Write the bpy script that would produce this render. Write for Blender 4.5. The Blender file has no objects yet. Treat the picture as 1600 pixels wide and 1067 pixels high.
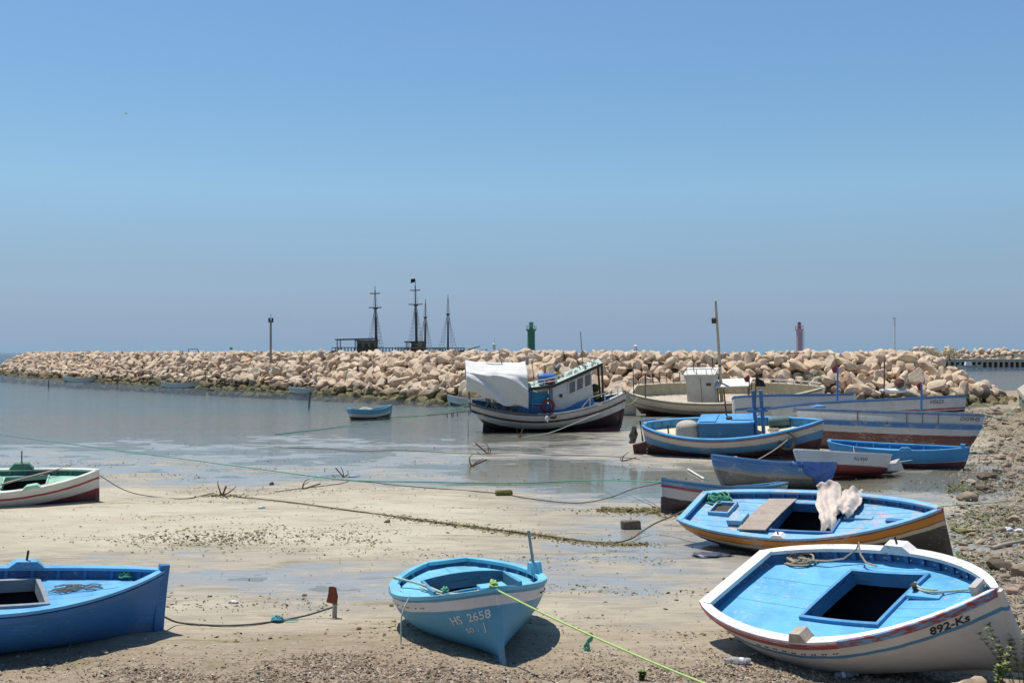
import bpy, bmesh, math, random
import numpy as np
from mathutils import Vector, Matrix

sc = bpy.context.scene
COL = sc.collection
PI = math.pi
# ------------------------------------------------------------------ camera
CAM_H, FPX, HOR = 4.0, 1778.0, 551.0
cam_data = bpy.data.cameras.new('camera')
cam_data.sensor_width = 36.0
cam_data.lens = 36.0*FPX/1600.0
cam_data.clip_start, cam_data.clip_end = 0.5, 40000.0
cam = bpy.data.objects.new('camera', cam_data)
COL.objects.link(cam)
cam.location = (0, 0, CAM_H)
cam.rotation_euler = (PI/2+math.atan((HOR-533.5)/FPX), 0, 0)
sc.camera = cam
# ------------------------------------------------------------------ sky, sun, exposure
SUN_EL, SUN_AZ = math.radians(74), math.radians(-58)      # azimuth from +Y (away from the camera) towards +X
world = bpy.data.worlds.new('World')
sc.world = world
world.use_nodes = True
wn, wl = world.node_tree.nodes, world.node_tree.links
wn.clear()
w_out = wn.new('ShaderNodeOutputWorld')
w_bg = wn.new('ShaderNodeBackground')
w_sky = wn.new('ShaderNodeTexSky')
w_sky.sky_type = 'NISHITA'
w_sky.sun_disc = False
w_sky.sun_elevation = SUN_EL
w_sky.sun_rotation = SUN_AZ
w_sky.altitude = 0
w_sky.air_density = 1.0
w_sky.dust_density = 0.6
w_sky.ozone_density = 3.0
# hazy summer sky: the whole dome is toned by its elevation, the same all the way round
w_geo = wn.new('ShaderNodeTexCoord')
w_sep = wn.new('ShaderNodeSeparateXYZ')
w_ramp = wn.new('ShaderNodeValToRGB')
w_mul = wn.new('ShaderNodeMix'); w_mul.data_type = 'RGBA'; w_mul.blend_type = 'MULTIPLY'; w_mul.inputs[0].default_value = 1.0
wl.new(w_geo.outputs['Generated'], w_sep.inputs[0])
wl.new(w_sep.outputs['Z'], w_ramp.inputs[0])
SKY_TONES = [(0.0, (0.536, 0.895, 1.559)), (0.009, (0.534, 0.769, 1.339)), (0.0174, (0.531, 0.719, 1.215)), (0.029, (0.538, 0.675, 1.071)), (0.045, (0.574, 0.695, 0.997)), (0.073, (0.656, 0.746, 0.921)), (0.11, (0.765, 0.891, 0.998)), (0.14, (0.868, 1.037, 1.081)), (0.215, (0.861, 1.082, 1.145)), (0.294, (0.903, 1.113, 1.228)), (0.6, (0.735, 0.945, 1.082)), (1.0, (0.588, 0.798, 0.966))]
while len(w_ramp.color_ramp.elements) < len(SKY_TONES):
    w_ramp.color_ramp.elements.new(0.5)
for e, (p, c) in zip(w_ramp.color_ramp.elements, SKY_TONES):
    e.position = p; e.color = (*c, 1)
wl.new(w_sky.outputs[0], w_mul.inputs[6])
wl.new(w_ramp.outputs[0], w_mul.inputs[7])
wl.new(w_mul.outputs[2], w_bg.inputs[0])
w_bg.inputs[1].default_value = 0.1
wl.new(w_bg.outputs[0], w_out.inputs[0])
sun_data = bpy.data.lights.new('sun', 'SUN')
sun_data.energy = 4.7
sun_data.angle = math.radians(0.53)
sun_data.color = (1.0, 0.955, 0.88)
sun = bpy.data.objects.new('sun', sun_data)
COL.objects.link(sun)
sun_dir = Vector((math.sin(SUN_AZ)*math.cos(SUN_EL), math.cos(SUN_AZ)*math.cos(SUN_EL), math.sin(SUN_EL)))
sun.rotation_euler = sun_dir.to_track_quat('Z', 'Y').to_euler()
sun.location = (20, 30, 60)
sc.view_settings.view_transform = 'Standard'
sc.view_settings.look = 'None'
sc.view_settings.exposure = 0.1
sc.view_settings.gamma = 1.0
sc.view_settings.use_curve_mapping = False
sc.render.engine = 'CYCLES'
sc.cycles.max_bounces = 8
sc.cycles.transparent_max_bounces = 12
sc.cycles.caustics_reflective = False
sc.cycles.caustics_refractive = False

# ------------------------------------------------------------------ helpers
rnd = random.Random(7)
rng = np.random.default_rng(11)
def gp(u, v, z=0.0):
    """ground point seen at (u, v) of the 1600 px survey, on the level z"""
    d = FPX*(CAM_H-z)/(v-HOR)
    return Vector(((u-800)/FPX*d, d, z))
def at(u, v, d):
    return Vector(((u-800)/FPX*d, d, CAM_H-(v-HOR)/FPX*d))
def tag(o, label=None, cat=None, group=None, kind=None):
    if label: o['label'] = label
    if cat: o['category'] = cat
    if group: o['group'] = group
    if kind: o['kind'] = kind
    return o
def empty(name, loc=(0, 0, 0), rot=(0, 0, 0)):
    o = bpy.data.objects.new(name, None)
    o.empty_display_size = 0.3
    COL.objects.link(o)
    o.location = loc; o.rotation_euler = rot
    return o
def link(name, me, m=None, parent=None):
    o = bpy.data.objects.new(name, me)
    COL.objects.link(o)
    if m is not None and not me.materials:
        for x in (m if isinstance(m, (list, tuple)) else [m]): me.materials.append(x)
    if parent is not None: o.parent = parent
    return o
def smooth(me, ang=35):
    me.polygons.foreach_set('use_smooth', np.ones(len(me.polygons), bool))
    try: me.set_sharp_from_angle(angle=math.radians(ang))
    except Exception: pass
    return me
def mesh_bm(name, bm, ang=35, normals=True):
    if normals: bmesh.ops.recalc_face_normals(bm, faces=bm.faces)
    me = bpy.data.meshes.new(name)
    bm.to_mesh(me); bm.free()
    return smooth(me, ang)
def mesh_pd(name, v, f, ang=35):
    me = bpy.data.meshes.new(name)
    me.from_pydata([tuple(map(float, p)) for p in v], [], [tuple(map(int, q)) for q in f])
    me.update()
    return smooth(me, ang)
def part(name, bm, m, parent, ang=35):
    return link(name, mesh_bm(name, bm, ang), m, parent)
def loft(bm, rings, closed=True, caps=True):
    vs = [[bm.verts.new(tuple(map(float, p))) for p in r] for r in rings]
    n = len(rings[0])
    for a, b in zip(vs[:-1], vs[1:]):
        for i in range(n if closed else n-1):
            j = (i+1) % n
            try: bm.faces.new((a[i], a[j], b[j], b[i]))
            except ValueError: pass
    if caps and closed:
        for r in (vs[0], vs[-1]):
            try: bm.faces.new(r)
            except ValueError: pass
    return vs
def box(bm, c, s, rot=None, taper=1.0):
    """box of centre c and full size s, optional rotation matrix, top scaled by taper"""
    c = Vector(c); out = []
    for z in (-.5, .5):
        k = taper if z > 0 else 1.0
        r = []
        for x, y in ((-.5, -.5), (.5, -.5), (.5, .5), (-.5, .5)):
            p = Vector((x*s[0]*k, y*s[1]*k, z*s[2]))
            if rot is not None: p = rot @ p
            r.append(p+c)
        out.append(r)
    loft(bm, out)
def tube(bm, pts, r, n=8, r_end=None, caps=True):
    pts = [Vector(p) for p in pts]
    m = len(pts); rings = []
    up0 = Vector((0, 0, 1))
    for i, p in enumerate(pts):
        t = (pts[min(i+1, m-1)]-pts[max(i-1, 0)])
        if t.length < 1e-9: t = Vector((0, 0, 1))
        t.normalize()
        a = t.cross(up0)
        if a.length < 0.05: a = t.cross(Vector((1, 0, 0)))
        a.normalize(); b = t.cross(a)
        k = r if r_end is None else r+(r_end-r)*i/max(1, m-1)
        rings.append([p+a*math.cos(2*PI*j/n)*k+b*math.sin(2*PI*j/n)*k for j in range(n)])
    loft(bm, rings, True, caps)
def lathe(bm, prof, n=16, c=(0, 0, 0), axis='z'):
    rings = []
    for r, z in prof:
        ring = []
        for j in range(n):
            a = 2*PI*j/n
            p = Vector((r*math.cos(a), r*math.sin(a), z))
            if axis == 'x': p = Vector((p.z, p.x, p.y))
            if axis == 'y': p = Vector((p.x, p.z, p.y))
            ring.append(p+Vector(c))
        rings.append(ring)
    loft(bm, rings)
def curve_pts(pts, n=8):
    """Catmull-Rom through pts"""
    P = [Vector(p) for p in pts]; P = [P[0]*2-P[1]]+P+[P[-1]*2-P[-2]]
    out = []
    for i in range(1, len(P)-2):
        a, b, c, d = P[i-1:i+3]
        for k in range(n):
            t = k/n
            out.append(0.5*((2*b)+(c-a)*t+(2*a-5*b+4*c-d)*t*t+(3*b-a-3*c+d)*t**3))
    out.append(P[-2])
    return out
# value noise for heights
_tab = np.random.default_rng(5).random((256, 256))
def vnoise(x, y):
    x = np.asarray(x, float); y = np.asarray(y, float)
    xi = np.floor(x).astype(int); yi = np.floor(y).astype(int)
    fx, fy = x-xi, y-yi
    fx = fx*fx*(3-2*fx); fy = fy*fy*(3-2*fy)
    g = lambda a, b: _tab[a % 256, b % 256]
    return (g(xi, yi)*(1-fx)+g(xi+1, yi)*fx)*(1-fy)+(g(xi, yi+1)*(1-fx)+g(xi+1, yi+1)*fx)*fy-0.5
def sstep(a, b, x):
    t = np.clip((np.asarray(x, float)-a)/(b-a), 0, 1)
    return t*t*(3-2*t)

# ------------------------------------------------------------------ materials
class NT:
    def __init__(self, name):
        self.m = bpy.data.materials.new(name)
        self.m.use_nodes = True
        self.t = self.m.node_tree; self.t.nodes.clear()
        self.out = self.n('ShaderNodeOutputMaterial')
    def n(self, ty, **k):
        o = self.t.nodes.new(ty)
        for a, b in k.items(): setattr(o, a, b)
        return o
    def l(self, a, b): self.t.links.new(a, b)
    def sock(self, s, v):
        if isinstance(v, bpy.types.NodeSocket): self.l(v, s)
        elif isinstance(v, (tuple, list)) and len(v) == 3 and s.type == 'RGBA': s.default_value = (*v, 1)
        else: s.default_value = v
    def math(self, op, a, b=0.0, clamp=False):
        o = self.n('ShaderNodeMath', operation=op, use_clamp=clamp)
        self.sock(o.inputs[0], a); self.sock(o.inputs[1], b)
        return o.outputs[0]
    def mix(self, f, a, b, mode='MIX'):
        o = self.n('ShaderNodeMix', data_type='RGBA', blend_type=mode)
        self.sock(o.inputs[0], f); self.sock(o.inputs[6], a); self.sock(o.inputs[7], b)
        return o.outputs[2]
    def noise(self, vec, scale, detail=4, rough=0.55, dist=0.0):
        o = self.n('ShaderNodeTexNoise')
        if vec is not None: self.l(vec, o.inputs['Vector'])
        o.inputs['Scale'].default_value = scale; o.inputs['Detail'].default_value = detail
        o.inputs['Roughness'].default_value = rough; o.inputs['Distortion'].default_value = dist
        return o.outputs['Fac']
    def ramp(self, f, stops, interp='LINEAR'):
        o = self.n('ShaderNodeValToRGB'); o.color_ramp.interpolation = interp
        while len(o.color_ramp.elements) < len(stops): o.color_ramp.elements.new(0.5)
        for e, (p, c) in zip(o.color_ramp.elements, stops):
            e.position = p; e.color = (*c, 1) if isinstance(c, (tuple, list)) else (c, c, c, 1)
        self.l(f, o.inputs[0])
        return o.outputs[0]
    def mapr(self, v, a, b, c=0.0, d=1.0, smooth=True):
        o = self.n('ShaderNodeMapRange', interpolation_type='SMOOTHSTEP' if smooth else 'LINEAR')
        self.sock(o.inputs[0], v)
        for i, x in enumerate((a, b, c, d)): o.inputs[i+1].default_value = x
        return o.outputs[0]
    def coord(self, which='Object', scale=None):
        o = self.n('ShaderNodeTexCoord').outputs[which] if which != 'Position' else self.n('ShaderNodeNewGeometry').outputs['Position']
        if scale:
            mp = self.n('ShaderNodeMapping'); self.l(o, mp.inputs[0]); mp.inputs['Scale'].default_value = scale
            o = mp.outputs[0]
        return o
    def bump(self, h, strength=0.3, dist=0.01, normal=None):
        o = self.n('ShaderNodeBump'); o.inputs['Strength'].default_value = strength; o.inputs['Distance'].default_value = dist
        self.l(h, o.inputs['Height'])
        if normal is not None: self.l(normal, o.inputs['Normal'])
        return o.outputs[0]
    def bsdf(self, color, rough=0.6, normal=None, spec=0.4, metal=0.0, **k):
        p = self.n('ShaderNodeBsdfPrincipled')
        self.sock(p.inputs['Base Color'], color); self.sock(p.inputs['Roughness'], rough)
        self.sock(p.inputs['Specular IOR Level'], spec); self.sock(p.inputs['Metallic'], metal)
        for a, b in k.items(): self.sock(p.inputs[a.replace('_', ' ')], b)
        if normal is not None: self.l(normal, p.inputs['Normal'])
        self.l(p.outputs[0], self.out.inputs['Surface'])
        return p
def mat_paint(name, col, wear=0.35, wearcol=(0.42, 0.38, 0.33), rough=0.5, streak=0.12, grain=True):
    t = NT(name); c = t.coord('Object')
    big = t.noise(c, 2.2, 5, 0.6)
    cc = t.mix(1.0, col, t.ramp(big, [(0.25, 0.74), (0.5, 0.98), (0.8, 1.14)]), 'MULTIPLY')
    lw = t.coord('Object', (1.2, 9, 9))
    st = t.noise(lw, 2.5, 6, 0.65)
    cc = t.mix(t.math('MULTIPLY', t.mapr(st, 0.52, 0.75), streak*3, True), cc, wearcol)
    chips = t.noise(t.coord('Object', (0.6, 1.6, 1.6)), 17, 7, 0.72)
    patch = t.noise(c, 3.1, 3, 0.5)
    thr = t.math('ADD', chips, t.math('MULTIPLY', t.math('SUBTRACT', patch, 0.5), 0.5))
    k = t.mapr(thr, 0.665-0.12*wear, 0.71-0.12*wear)
    cc = t.mix(t.math('MULTIPLY', k, min(1.0, wear*1.6)), cc, wearcol)
    fine = t.noise(lw, 14, 6, 0.7)
    h = t.math('ADD', t.math('MULTIPLY', fine, 0.7), t.math('MULTIPLY', k, -0.5))
    t.bsdf(cc, t.mapr(big, 0.3, 0.7, rough-0.08, rough+0.14), t.bump(h, 0.35, 0.006), 0.35)
    return t.m
def mat_hull(name, bands, bottom, wear=0.4, wearcol=(0.40, 0.37, 0.33), stain=(0.16, 0.10, 0.06), stain_amt=0.25, mud=0.3, jit=0.012):
    """bands: [(depth below the sheer, colour)...]: hand-painted strakes, then the bottom colour"""
    t = NT(name); c = t.coord('Object')
    a = t.n('ShaderNodeAttribute', attribute_name='sd').outputs['Fac']
    wob = t.math('MULTIPLY', t.math('SUBTRACT', t.noise(c, 2.2, 5, 0.6), 0.5), jit*4)
    sd = t.math('ADD', a, wob)
    cc = bottom
    for lim, colr in reversed(bands):
        cc = t.mix(t.math('LESS_THAN', sd, lim), cc, colr)
    big = t.noise(c, 1.6, 5, 0.6)
    cc = t.mix(1.0, cc, t.ramp(big, [(0.25, 0.82), (0.5, 0.98), (0.8, 1.10)]), 'MULTIPLY')
    # vertical weeping stains and rubbed patches
    vs = t.noise(t.coord('Object', (5, 5, 0.7)), 2.0, 6, 0.65)
    cc = t.mix(t.math('MULTIPLY', t.mapr(vs, 0.56, 0.80), stain_amt), cc, stain)
    lw = t.coord('Object', (0.8, 3, 5))
    chips = t.noise(lw, 9, 8, 0.72)
    patch = t.noise(c, 1.7, 3, 0.5)
    thr = t.math('ADD', chips, t.math('MULTIPLY', t.math('SUBTRACT', patch, 0.5), 0.55))
    k = t.mapr(thr, 0.655-0.12*wear, 0.71-0.12*wear)
    cc = t.mix(t.math('MULTIPLY', k, min(1, wear*1.4)), cc, wearcol)
    # dried mud splashed up from the bilge, ragged edge
    mz = t.math('ADD', sd, t.math('MULTIPLY', t.math('SUBTRACT', t.noise(t.coord('Object', (1.5, 1.5, 1)), 3, 6, 0.7), 0.5), 0.5))
    mk = t.math('MULTIPLY', t.mapr(mz, mud, mud+0.35), 0.55)
    cc = t.mix(mk, cc, (0.20, 0.17, 0.12))
    # strake seams
    seam = t.math('ABSOLUTE', t.math('SUBTRACT', t.math('FRACT', t.math('MULTIPLY', a, 1/0.13)), 0.5))
    sm = t.mapr(seam, 0.0, 0.06)
    h = t.math('ADD', t.math('MULTIPLY', sm, 0.8), t.math('ADD', t.math('MULTIPLY', t.noise(lw, 12, 6, 0.7), 0.5), t.math('MULTIPLY', k, -0.4)))
    t.bsdf(cc, t.mapr(big, 0.3, 0.7, 0.42, 0.62), t.bump(h, 0.28, 0.008), 0.35)
    return t.m
def mat_plain(name, col, rough=0.7, var=0.25, scale=6, spec=0.3, metal=0.0, bump=0.25, coord='Object'):
    t = NT(name); c = t.coord(coord)
    f = t.noise(c, scale, 6, 0.65)
    cc = t.mix(1.0, col, t.ramp(f, [(0.25, 1-var), (0.55, 1.0), (0.85, 1+var)]), 'MULTIPLY')
    t.bsdf(cc, rough, t.bump(t.noise(c, scale*6, 5, 0.7), bump, 0.006), spec, metal)
    return t.m
def mat_island(name, stops, rough=0.85, scale=5, bump=0.4, algae=False, dist=0.05):
    """each loose piece its own tone"""
    t = NT(name); c = t.coord('Position')
    ri = t.n('ShaderNodeNewGeometry').outputs['Random Per Island']
    oi = t.n('ShaderNodeObjectInfo').outputs['Random']
    r = t.math('FRACT', t.math('ADD', ri, oi))
    cc = t.ramp(r, stops)
    f = t.noise(c, scale, 8, 0.68)
    cc = t.mix(1.0, cc, t.ramp(f, [(0.22, 0.66), (0.5, 1.0), (0.8, 1.18)]), 'MULTIPLY')
    f2 = t.noise(c, scale*0.35, 3, 0.5)
    cc = t.mix(t.mapr(f2, 0.52, 0.70, 0, 0.45), cc, (0.46, 0.29, 0.19))
    f3 = t.noise(c, scale*1.7, 4, 0.6); cc = t.mix(t.mapr(f3, 0.58, 0.72, 0, 0.4), cc, (0.30, 0.26, 0.21))
    if algae:
        z = t.n('ShaderNodeSeparateXYZ'); t.l(c, z.inputs[0])
        zz = t.math('ADD', z.outputs[2], t.math('MULTIPLY', t.math('SUBTRACT', t.noise(c, 0.7, 5, 0.6), 0.5), 1.1))
        cc = t.mix(t.mapr(zz, 1.15, 0.6, 0, 0.85), cc, (0.135, 0.105, 0.06))
        cc = t.mix(t.mapr(zz, 0.50, 0.2, 0, 0.75), cc, (0.165, 0.15, 0.065))
    t.bsdf(cc, rough, t.bump(t.noise(c, scale*3, 8, 0.75), bump, dist), 0.2)
    return t.m

# ------------------------------------------------------------------ the shore: one height field, water lying in its hollows
_D = [-60, 4, 12, 14, 15.5, 17, 18.5, 19.5, 22, 23.2, 25, 28, 31, 34, 38, 47, 55, 62, 75, 90, 130, 400]
_Z = [.8, .35, .13, .06, .045, .035, .022, .004, .006, .035, .055, .06, .045, .022, .008, .0, -.012, -.05, -.16, -.40, -.9, -2.4]
def gz(x, y):
    x = np.asarray(x, float); y = np.asarray(y, float)
    d = y+0.9*(vnoise(x*0.22+3, y*0.10)*2+vnoise(x*0.9, y*0.35))*np.clip(y/20, .3, 2.0)
    z = np.interp(d, _D, _Z)
    r = x/np.maximum(y+2, 6)
    # pale bar on the left only; the middle stays wet
    z = z-0.047*sstep(-0.12, 0.06, r)*sstep(21.5, 24, d)*(1-sstep(36, 44, d))
    # firmer mud round the boats on the right, up to the breakwater foot
    side = sstep(0.02+0.0, 0.16, r)
    z = z+side*(0.02+0.05*sstep(40, 55, d)+0.25*sstep(60, 90, d)+0.35*sstep(85, 105, d))*sstep(33, 44, d)
    # rubble bank along the right
    bank = sstep(0.385, 0.50, r)
    z = z+0.013*sstep(17, 19, d)*(1-sstep(31, 37, d))
    z = z+bank*(0.09+0.20*sstep(30, 60, d))*sstep(8, 14, d)
    # relief
    amp = 0.028*(1-0.4*sstep(40, 70, d))
    z = z+amp*(vnoise(x*0.35, y*0.55)+0.6*vnoise(x*1.1+9, y*1.7)+0.35*vnoise(x*2.9, y*4.1+5))
    z = z+0.016*vnoise(x*0.9+2, y*2.6)+0.010*vnoise(x*2.2, y*5.2+1)
    z = z+(0.010*vnoise(x*7, y*9)+0.006*vnoise(x*19, y*23))*sstep(26, 16, d)
    nearr = sstep(15.6, 14.2, d)
    z = z+nearr*(0.05*vnoise(x*2.3, y*3.1)+0.03*vnoise(x*8, y*9))
    return z
def g1(x, y): return float(gz(x, y))
rows = list(np.linspace(-60, 4, 14))+list(np.geomspace(4.6, 12.6, 60))
dd = 12.6
while dd < 120:
    dd *= 1.0062; rows.append(dd)
rows += list(np.linspace(130, 400, 12))
rows = np.array(rows)
cols = np.linspace(-1, 1, 521); cols = 0.62*cols+0.9*np.sign(cols)*np.abs(cols)**7
yy = np.repeat(rows[:, None], len(cols), 1)
xx = cols[None, :]*np.maximum(yy+3, 30*(yy < 12)+0*yy)
xx = np.where(yy < 27, cols[None, :]*np.maximum(yy+3, 15.0), xx)
zz = gz(xx, yy)
V = np.stack([xx, yy, zz], -1).reshape(-1, 3)
nr, nc = len(rows), len(cols)
idx = np.arange(nr*nc).reshape(nr, nc)
Fq = np.stack([idx[:-1, :-1], idx[:-1, 1:], idx[1:, 1:], idx[1:, :-1]], -1).reshape(-1, 4)
def mesh_np(name, V, F, sm=True):
    me = bpy.data.meshes.new(name)
    me.vertices.add(len(V)); me.vertices.foreach_set('co', np.asarray(V, np.float32).ravel())
    k = F.shape[1]
    me.loops.add(F.size); me.loops.foreach_set('vertex_index', F.astype(np.int32).ravel())
    me.polygons.add(len(F)); me.polygons.foreach_set('loop_start', np.arange(0, F.size, k, dtype=np.int32))
    me.update(calc_edges=True)
    me.polygons.foreach_set('use_smooth', np.full(len(F), sm, bool))
    return me
def mat_ground():
    t = NT('sand_and_mud'); c = t.coord('Position')
    z = t.n('ShaderNodeSeparateXYZ'); t.l(c, z.inputs[0])
    X, Y, Z = z.outputs
    long_ = t.coord('Position', (0.35, 1.0, 1.0))
    n_big = t.noise(long_, 0.55, 6, 0.62, 0.4)
    n_mid = t.noise(long_, 2.6, 7, 0.65, 0.6)
    n_fine = t.noise(c, 18, 8, 0.72)
    n_grit = t.noise(c, 70, 4, 0.8)
    sand = t.ramp(n_big, [(0.25, (0.405, 0.35, 0.255)), (0.5, (0.48, 0.43, 0.325)), (0.75, (0.525, 0.48, 0.375))])
    sand = t.mix(t.mapr(n_mid, 0.50, 0.72, 0, 0.45), sand, (0.33, 0.29, 0.19))
    mud = t.ramp(n_mid, [(0.3, (0.265, 0.23, 0.175)), (0.55, (0.36, 0.32, 0.25)), (0.8, (0.44, 0.40, 0.315))])
    # damp where it lies low
    zj = t.math('ADD', Z, t.math('MULTIPLY', t.math('SUBTRACT', n_mid, 0.5), 0.045))
    damp = t.mapr(zj, 0.066, 0.026)
    wet = t.mapr(zj, 0.034, 0.006)
    cc = t.mix(t.math('MULTIPLY', damp, 0.85), sand, mud)
    cc = t.mix(t.math('MULTIPLY', wet, 0.75), cc, (0.32, 0.30, 0.26))
    # drowned bed: blue-grey painted in by depth for the tint of deeper water
    cc = t.mix(t.mapr(Z, -0.03, -0.40), cc, (0.24, 0.305, 0.325))
    # the weedy tide line in the foreground: matted brown wrack
    yj = t.math('ADD', Y, t.math('MULTIPLY', t.math('SUBTRACT', n_big, 0.5), 4.2))
    wr = t.mapr(yj, 16.6, 14.6)
    wrack = t.ramp(t.noise(c, 9, 9, 0.78, 0.8), [(0.32, (0.07, 0.05, 0.035)), (0.48, (0.19, 0.145, 0.11)), (0.60, (0.32, 0.265, 0.205)), (0.72, (0.50, 0.46, 0.40))])
    cc = t.mix(t.math('MULTIPLY', wr, 0.85), cc, wrack)
    # tan silt left by the tide below the wrack, and fine streaks along the shore
    cc = t.mix(t.mapr(yj, 19.0, 15.5, 0, 0.5), cc, (0.36, 0.28, 0.19))
    stk = t.noise(t.coord('Position', (0.30, 2.2, 1)), 5.0, 7, 0.72, 0.5)
    cc = t.mix(1.0, cc, t.ramp(stk, [(0.30, 0.72), (0.5, 1.0), (0.72, 1.10)]), 'MULTIPLY')
    # brown rubbly soil on the right bank
    rr = t.math('DIVIDE', X, t.math('ADD', Y, 2.0))
    rb = t.mapr(t.math('ADD', rr, t.math('MULTIPLY', t.math('SUBTRACT', t.noise(c, 0.9, 6, 0.65), 0.5), 0.10)), 0.37, 0.42)
    soil = t.ramp(t.noise(c, 4.5, 9, 0.75), [(0.3, (0.13, 0.10, 0.07)), (0.5, (0.27, 0.215, 0.155)), (0.7, (0.42, 0.355, 0.27))])
    cc = t.mix(t.math('MULTIPLY', rb, 0.85), cc, soil)
    # algae films, drawn out along the tide
    film = t.noise(t.coord('Position', (0.22, 1.15, 1)), 1.5, 8, 0.7, 0.9)
    fm = t.math('MULTIPLY', t.mapr(film, 0.54, 0.68), t.mapr(Y, 70, 30, 0.3, 0.75))
    cc = t.mix(fm, cc, (0.19, 0.165, 0.085))
    # specks and pits
    speck = t.mapr(n_fine, 0.62, 0.72)
    cc = t.mix(t.math('MULTIPLY', speck, 0.6), cc, (0.12, 0.10, 0.075))
    lt = t.mapr(t.noise(c, 31, 5, 0.75), 0.68, 0.76)
    cc = t.mix(t.math('MULTIPLY', lt, 0.5), cc, (0.62, 0.58, 0.50))
    cc = t.mix(1.0, cc, t.ramp(n_grit, [(0.3, 0.80), (0.55, 1.0), (0.8, 1.15)]), 'MULTIPLY')
    rough = t.math('SUBTRACT', t.math('SUBTRACT', 0.95, t.math('MULTIPLY', damp, 0.15)), t.math('MULTIPLY', wet, 0.64))
    h = t.math('ADD', t.math('MULTIPLY', n_mid, 0.8), t.math('ADD', t.math('MULTIPLY', n_fine, 0.35), t.math('MULTIPLY', n_grit, 0.15)))
    keep = t.math('SUBTRACT', 1.0, t.math('MULTIPLY', wet, 0.8))
    bmp = t.n('ShaderNodeBump'); bmp.inputs['Distance'].default_value = 0.035
    t.l(h, bmp.inputs['Height']); t.l(t.math('MULTIPLY', keep, 0.65), bmp.inputs['Strength'])
    t.bsdf(cc, rough, bmp.outputs[0], t.math('ADD', 0.12, t.math('MULTIPLY', wet, 0.42)))
    return t.m
ground = link('ground', mesh_np('ground', V, Fq), mat_ground())
tag(ground, 'pale sand and wet mud of the harbour beach at low tide', None, None, 'structure')
# sea bed far out and the water sheet
def sheet(name, x0, x1, y0, y1, z, m):
    me = mesh_pd(name, [(x0, y0, z), (x1, y0, z), (x1, y1, z), (x0, y1, z)], [(0, 1, 2, 3)])
    return tag(link(name, me, m), None, None, None, 'structure')
sheet('sea_bed', -14000, 14000, -600, 26000, -2.0, mat_plain('deep_bed', (0.02, 0.06, 0.085), 0.9, 0.2, 0.05, coord='Position', bump=0.0))
def mat_water():
    t = NT('sea_water'); c = t.coord('Position')
    z = t.n('ShaderNodeSeparateXYZ'); t.l(c, z.inputs[0])
    n1 = t.noise(t.coord('Position', (0.55, 1.5, 1)), 1.3, 4, 0.6)
    n2 = t.noise(t.coord('Position', (0.12, 0.45, 1)), 0.5, 3, 0.5)
    amp = t.math('ADD', t.mapr(z.outputs[1], 40, 75, 0.012, 0.55), t.mapr(z.outputs[1], 150, 240, 0.0, 0.10))
    h = t.math('ADD', n1, t.math('MULTIPLY', n2, 1.4))
    bmp = t.n('ShaderNodeBump'); bmp.inputs['Distance'].default_value = 0.35
    t.l(h, bmp.inputs['Height']); t.l(amp, bmp.inputs['Strength'])
    fr = t.n('ShaderNodeFresnel'); fr.inputs['IOR'].default_value = 1.33
    t.l(bmp.outputs[0], fr.inputs['Normal'])
    gl = t.n('ShaderNodeBsdfGlossy'); gl.inputs['Roughness'].default_value = 0.11
    t.l(bmp.outputs[0], gl.inputs['Normal'])
    tr = t.n('ShaderNodeBsdfTransparent'); tr.inputs['Color'].default_value = (0.90, 0.94, 0.93, 1)
    mx = t.n('ShaderNodeMixShader')
    t.l(fr.outputs[0], mx.inputs[0]); t.l(tr.outputs[0], mx.inputs[1]); t.l(gl.outputs[0], mx.inputs[2])
    t.l(mx.outputs[0], t.out.inputs['Surface'])
    return t.m
sheet('sea', -14000, 14000, -600, 26000, 0.0, mat_water())

# ------------------------------------------------------------------ breakwater of quarried boulders
def ico(sub):
    bm = bmesh.new(); bmesh.ops.create_icosphere(bm, subdivisions=sub, radius=1.0)
    bm.verts.ensure_lookup_table()
    v = np.array([p.co[:] for p in bm.verts]); f = np.array([[q.index for q in p.verts] for p in bm.faces]); bm.free()
    return v, f
ICO = {1: ico(1), 2: ico(2), 3: ico(3), 4: ico(4)}
def boulder(seed, sub=3, planes=15, lo=0.52):
    r = np.random.default_rng(seed); v, f = ICO[sub]
    n = r.normal(size=(planes, 3)); n /= np.linalg.norm(n, axis=1)[:, None]
    hgt = r.uniform(lo, 1.0, planes)
    dot = v @ n.T
    rad = np.min(np.where(dot > 0.05, hgt/np.maximum(dot, 0.05), 9), 1)
    rad = np.minimum(rad, 1.12)
    rad = rad*(1+0.03*np.sin(v[:, 0]*7+seed)*np.cos(v[:, 1]*8+seed*2)+r.normal(0, 0.008, len(v)))
    return v*rad[:, None]*(np.array([1.0, 0.85, 0.72])*r.uniform(0.88, 1.15, 3)), f
ROCK_TONES = [(0.0, (0.64, 0.50, 0.345)), (0.2, (0.60, 0.43, 0.30)), (0.4, (0.67, 0.54, 0.38)), (0.6, (0.52, 0.43, 0.325)), (0.8, (0.64, 0.49, 0.35)), (1.0, (0.50, 0.385, 0.27))]
m_rock = mat_island('quarry_limestone', ROCK_TONES, 0.9, 1.3, 0.45, True, 0.06)
toe = [(-104, 221), (-94, 209), (-65, 167), (-45, 143), (-23, 117), (-11.4, 101), (-3.3, 91), (5, 87), (14, 86), (29, 85), (37, 88), (42.5, 96)]
tp = [Vector((x, y, 0)) for x, y in toe]
tp = curve_pts(tp, 14)
arc = [0.0]
for a, b in zip(tp[:-1], tp[1:]): arc.append(arc[-1]+(b-a).length)
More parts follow.
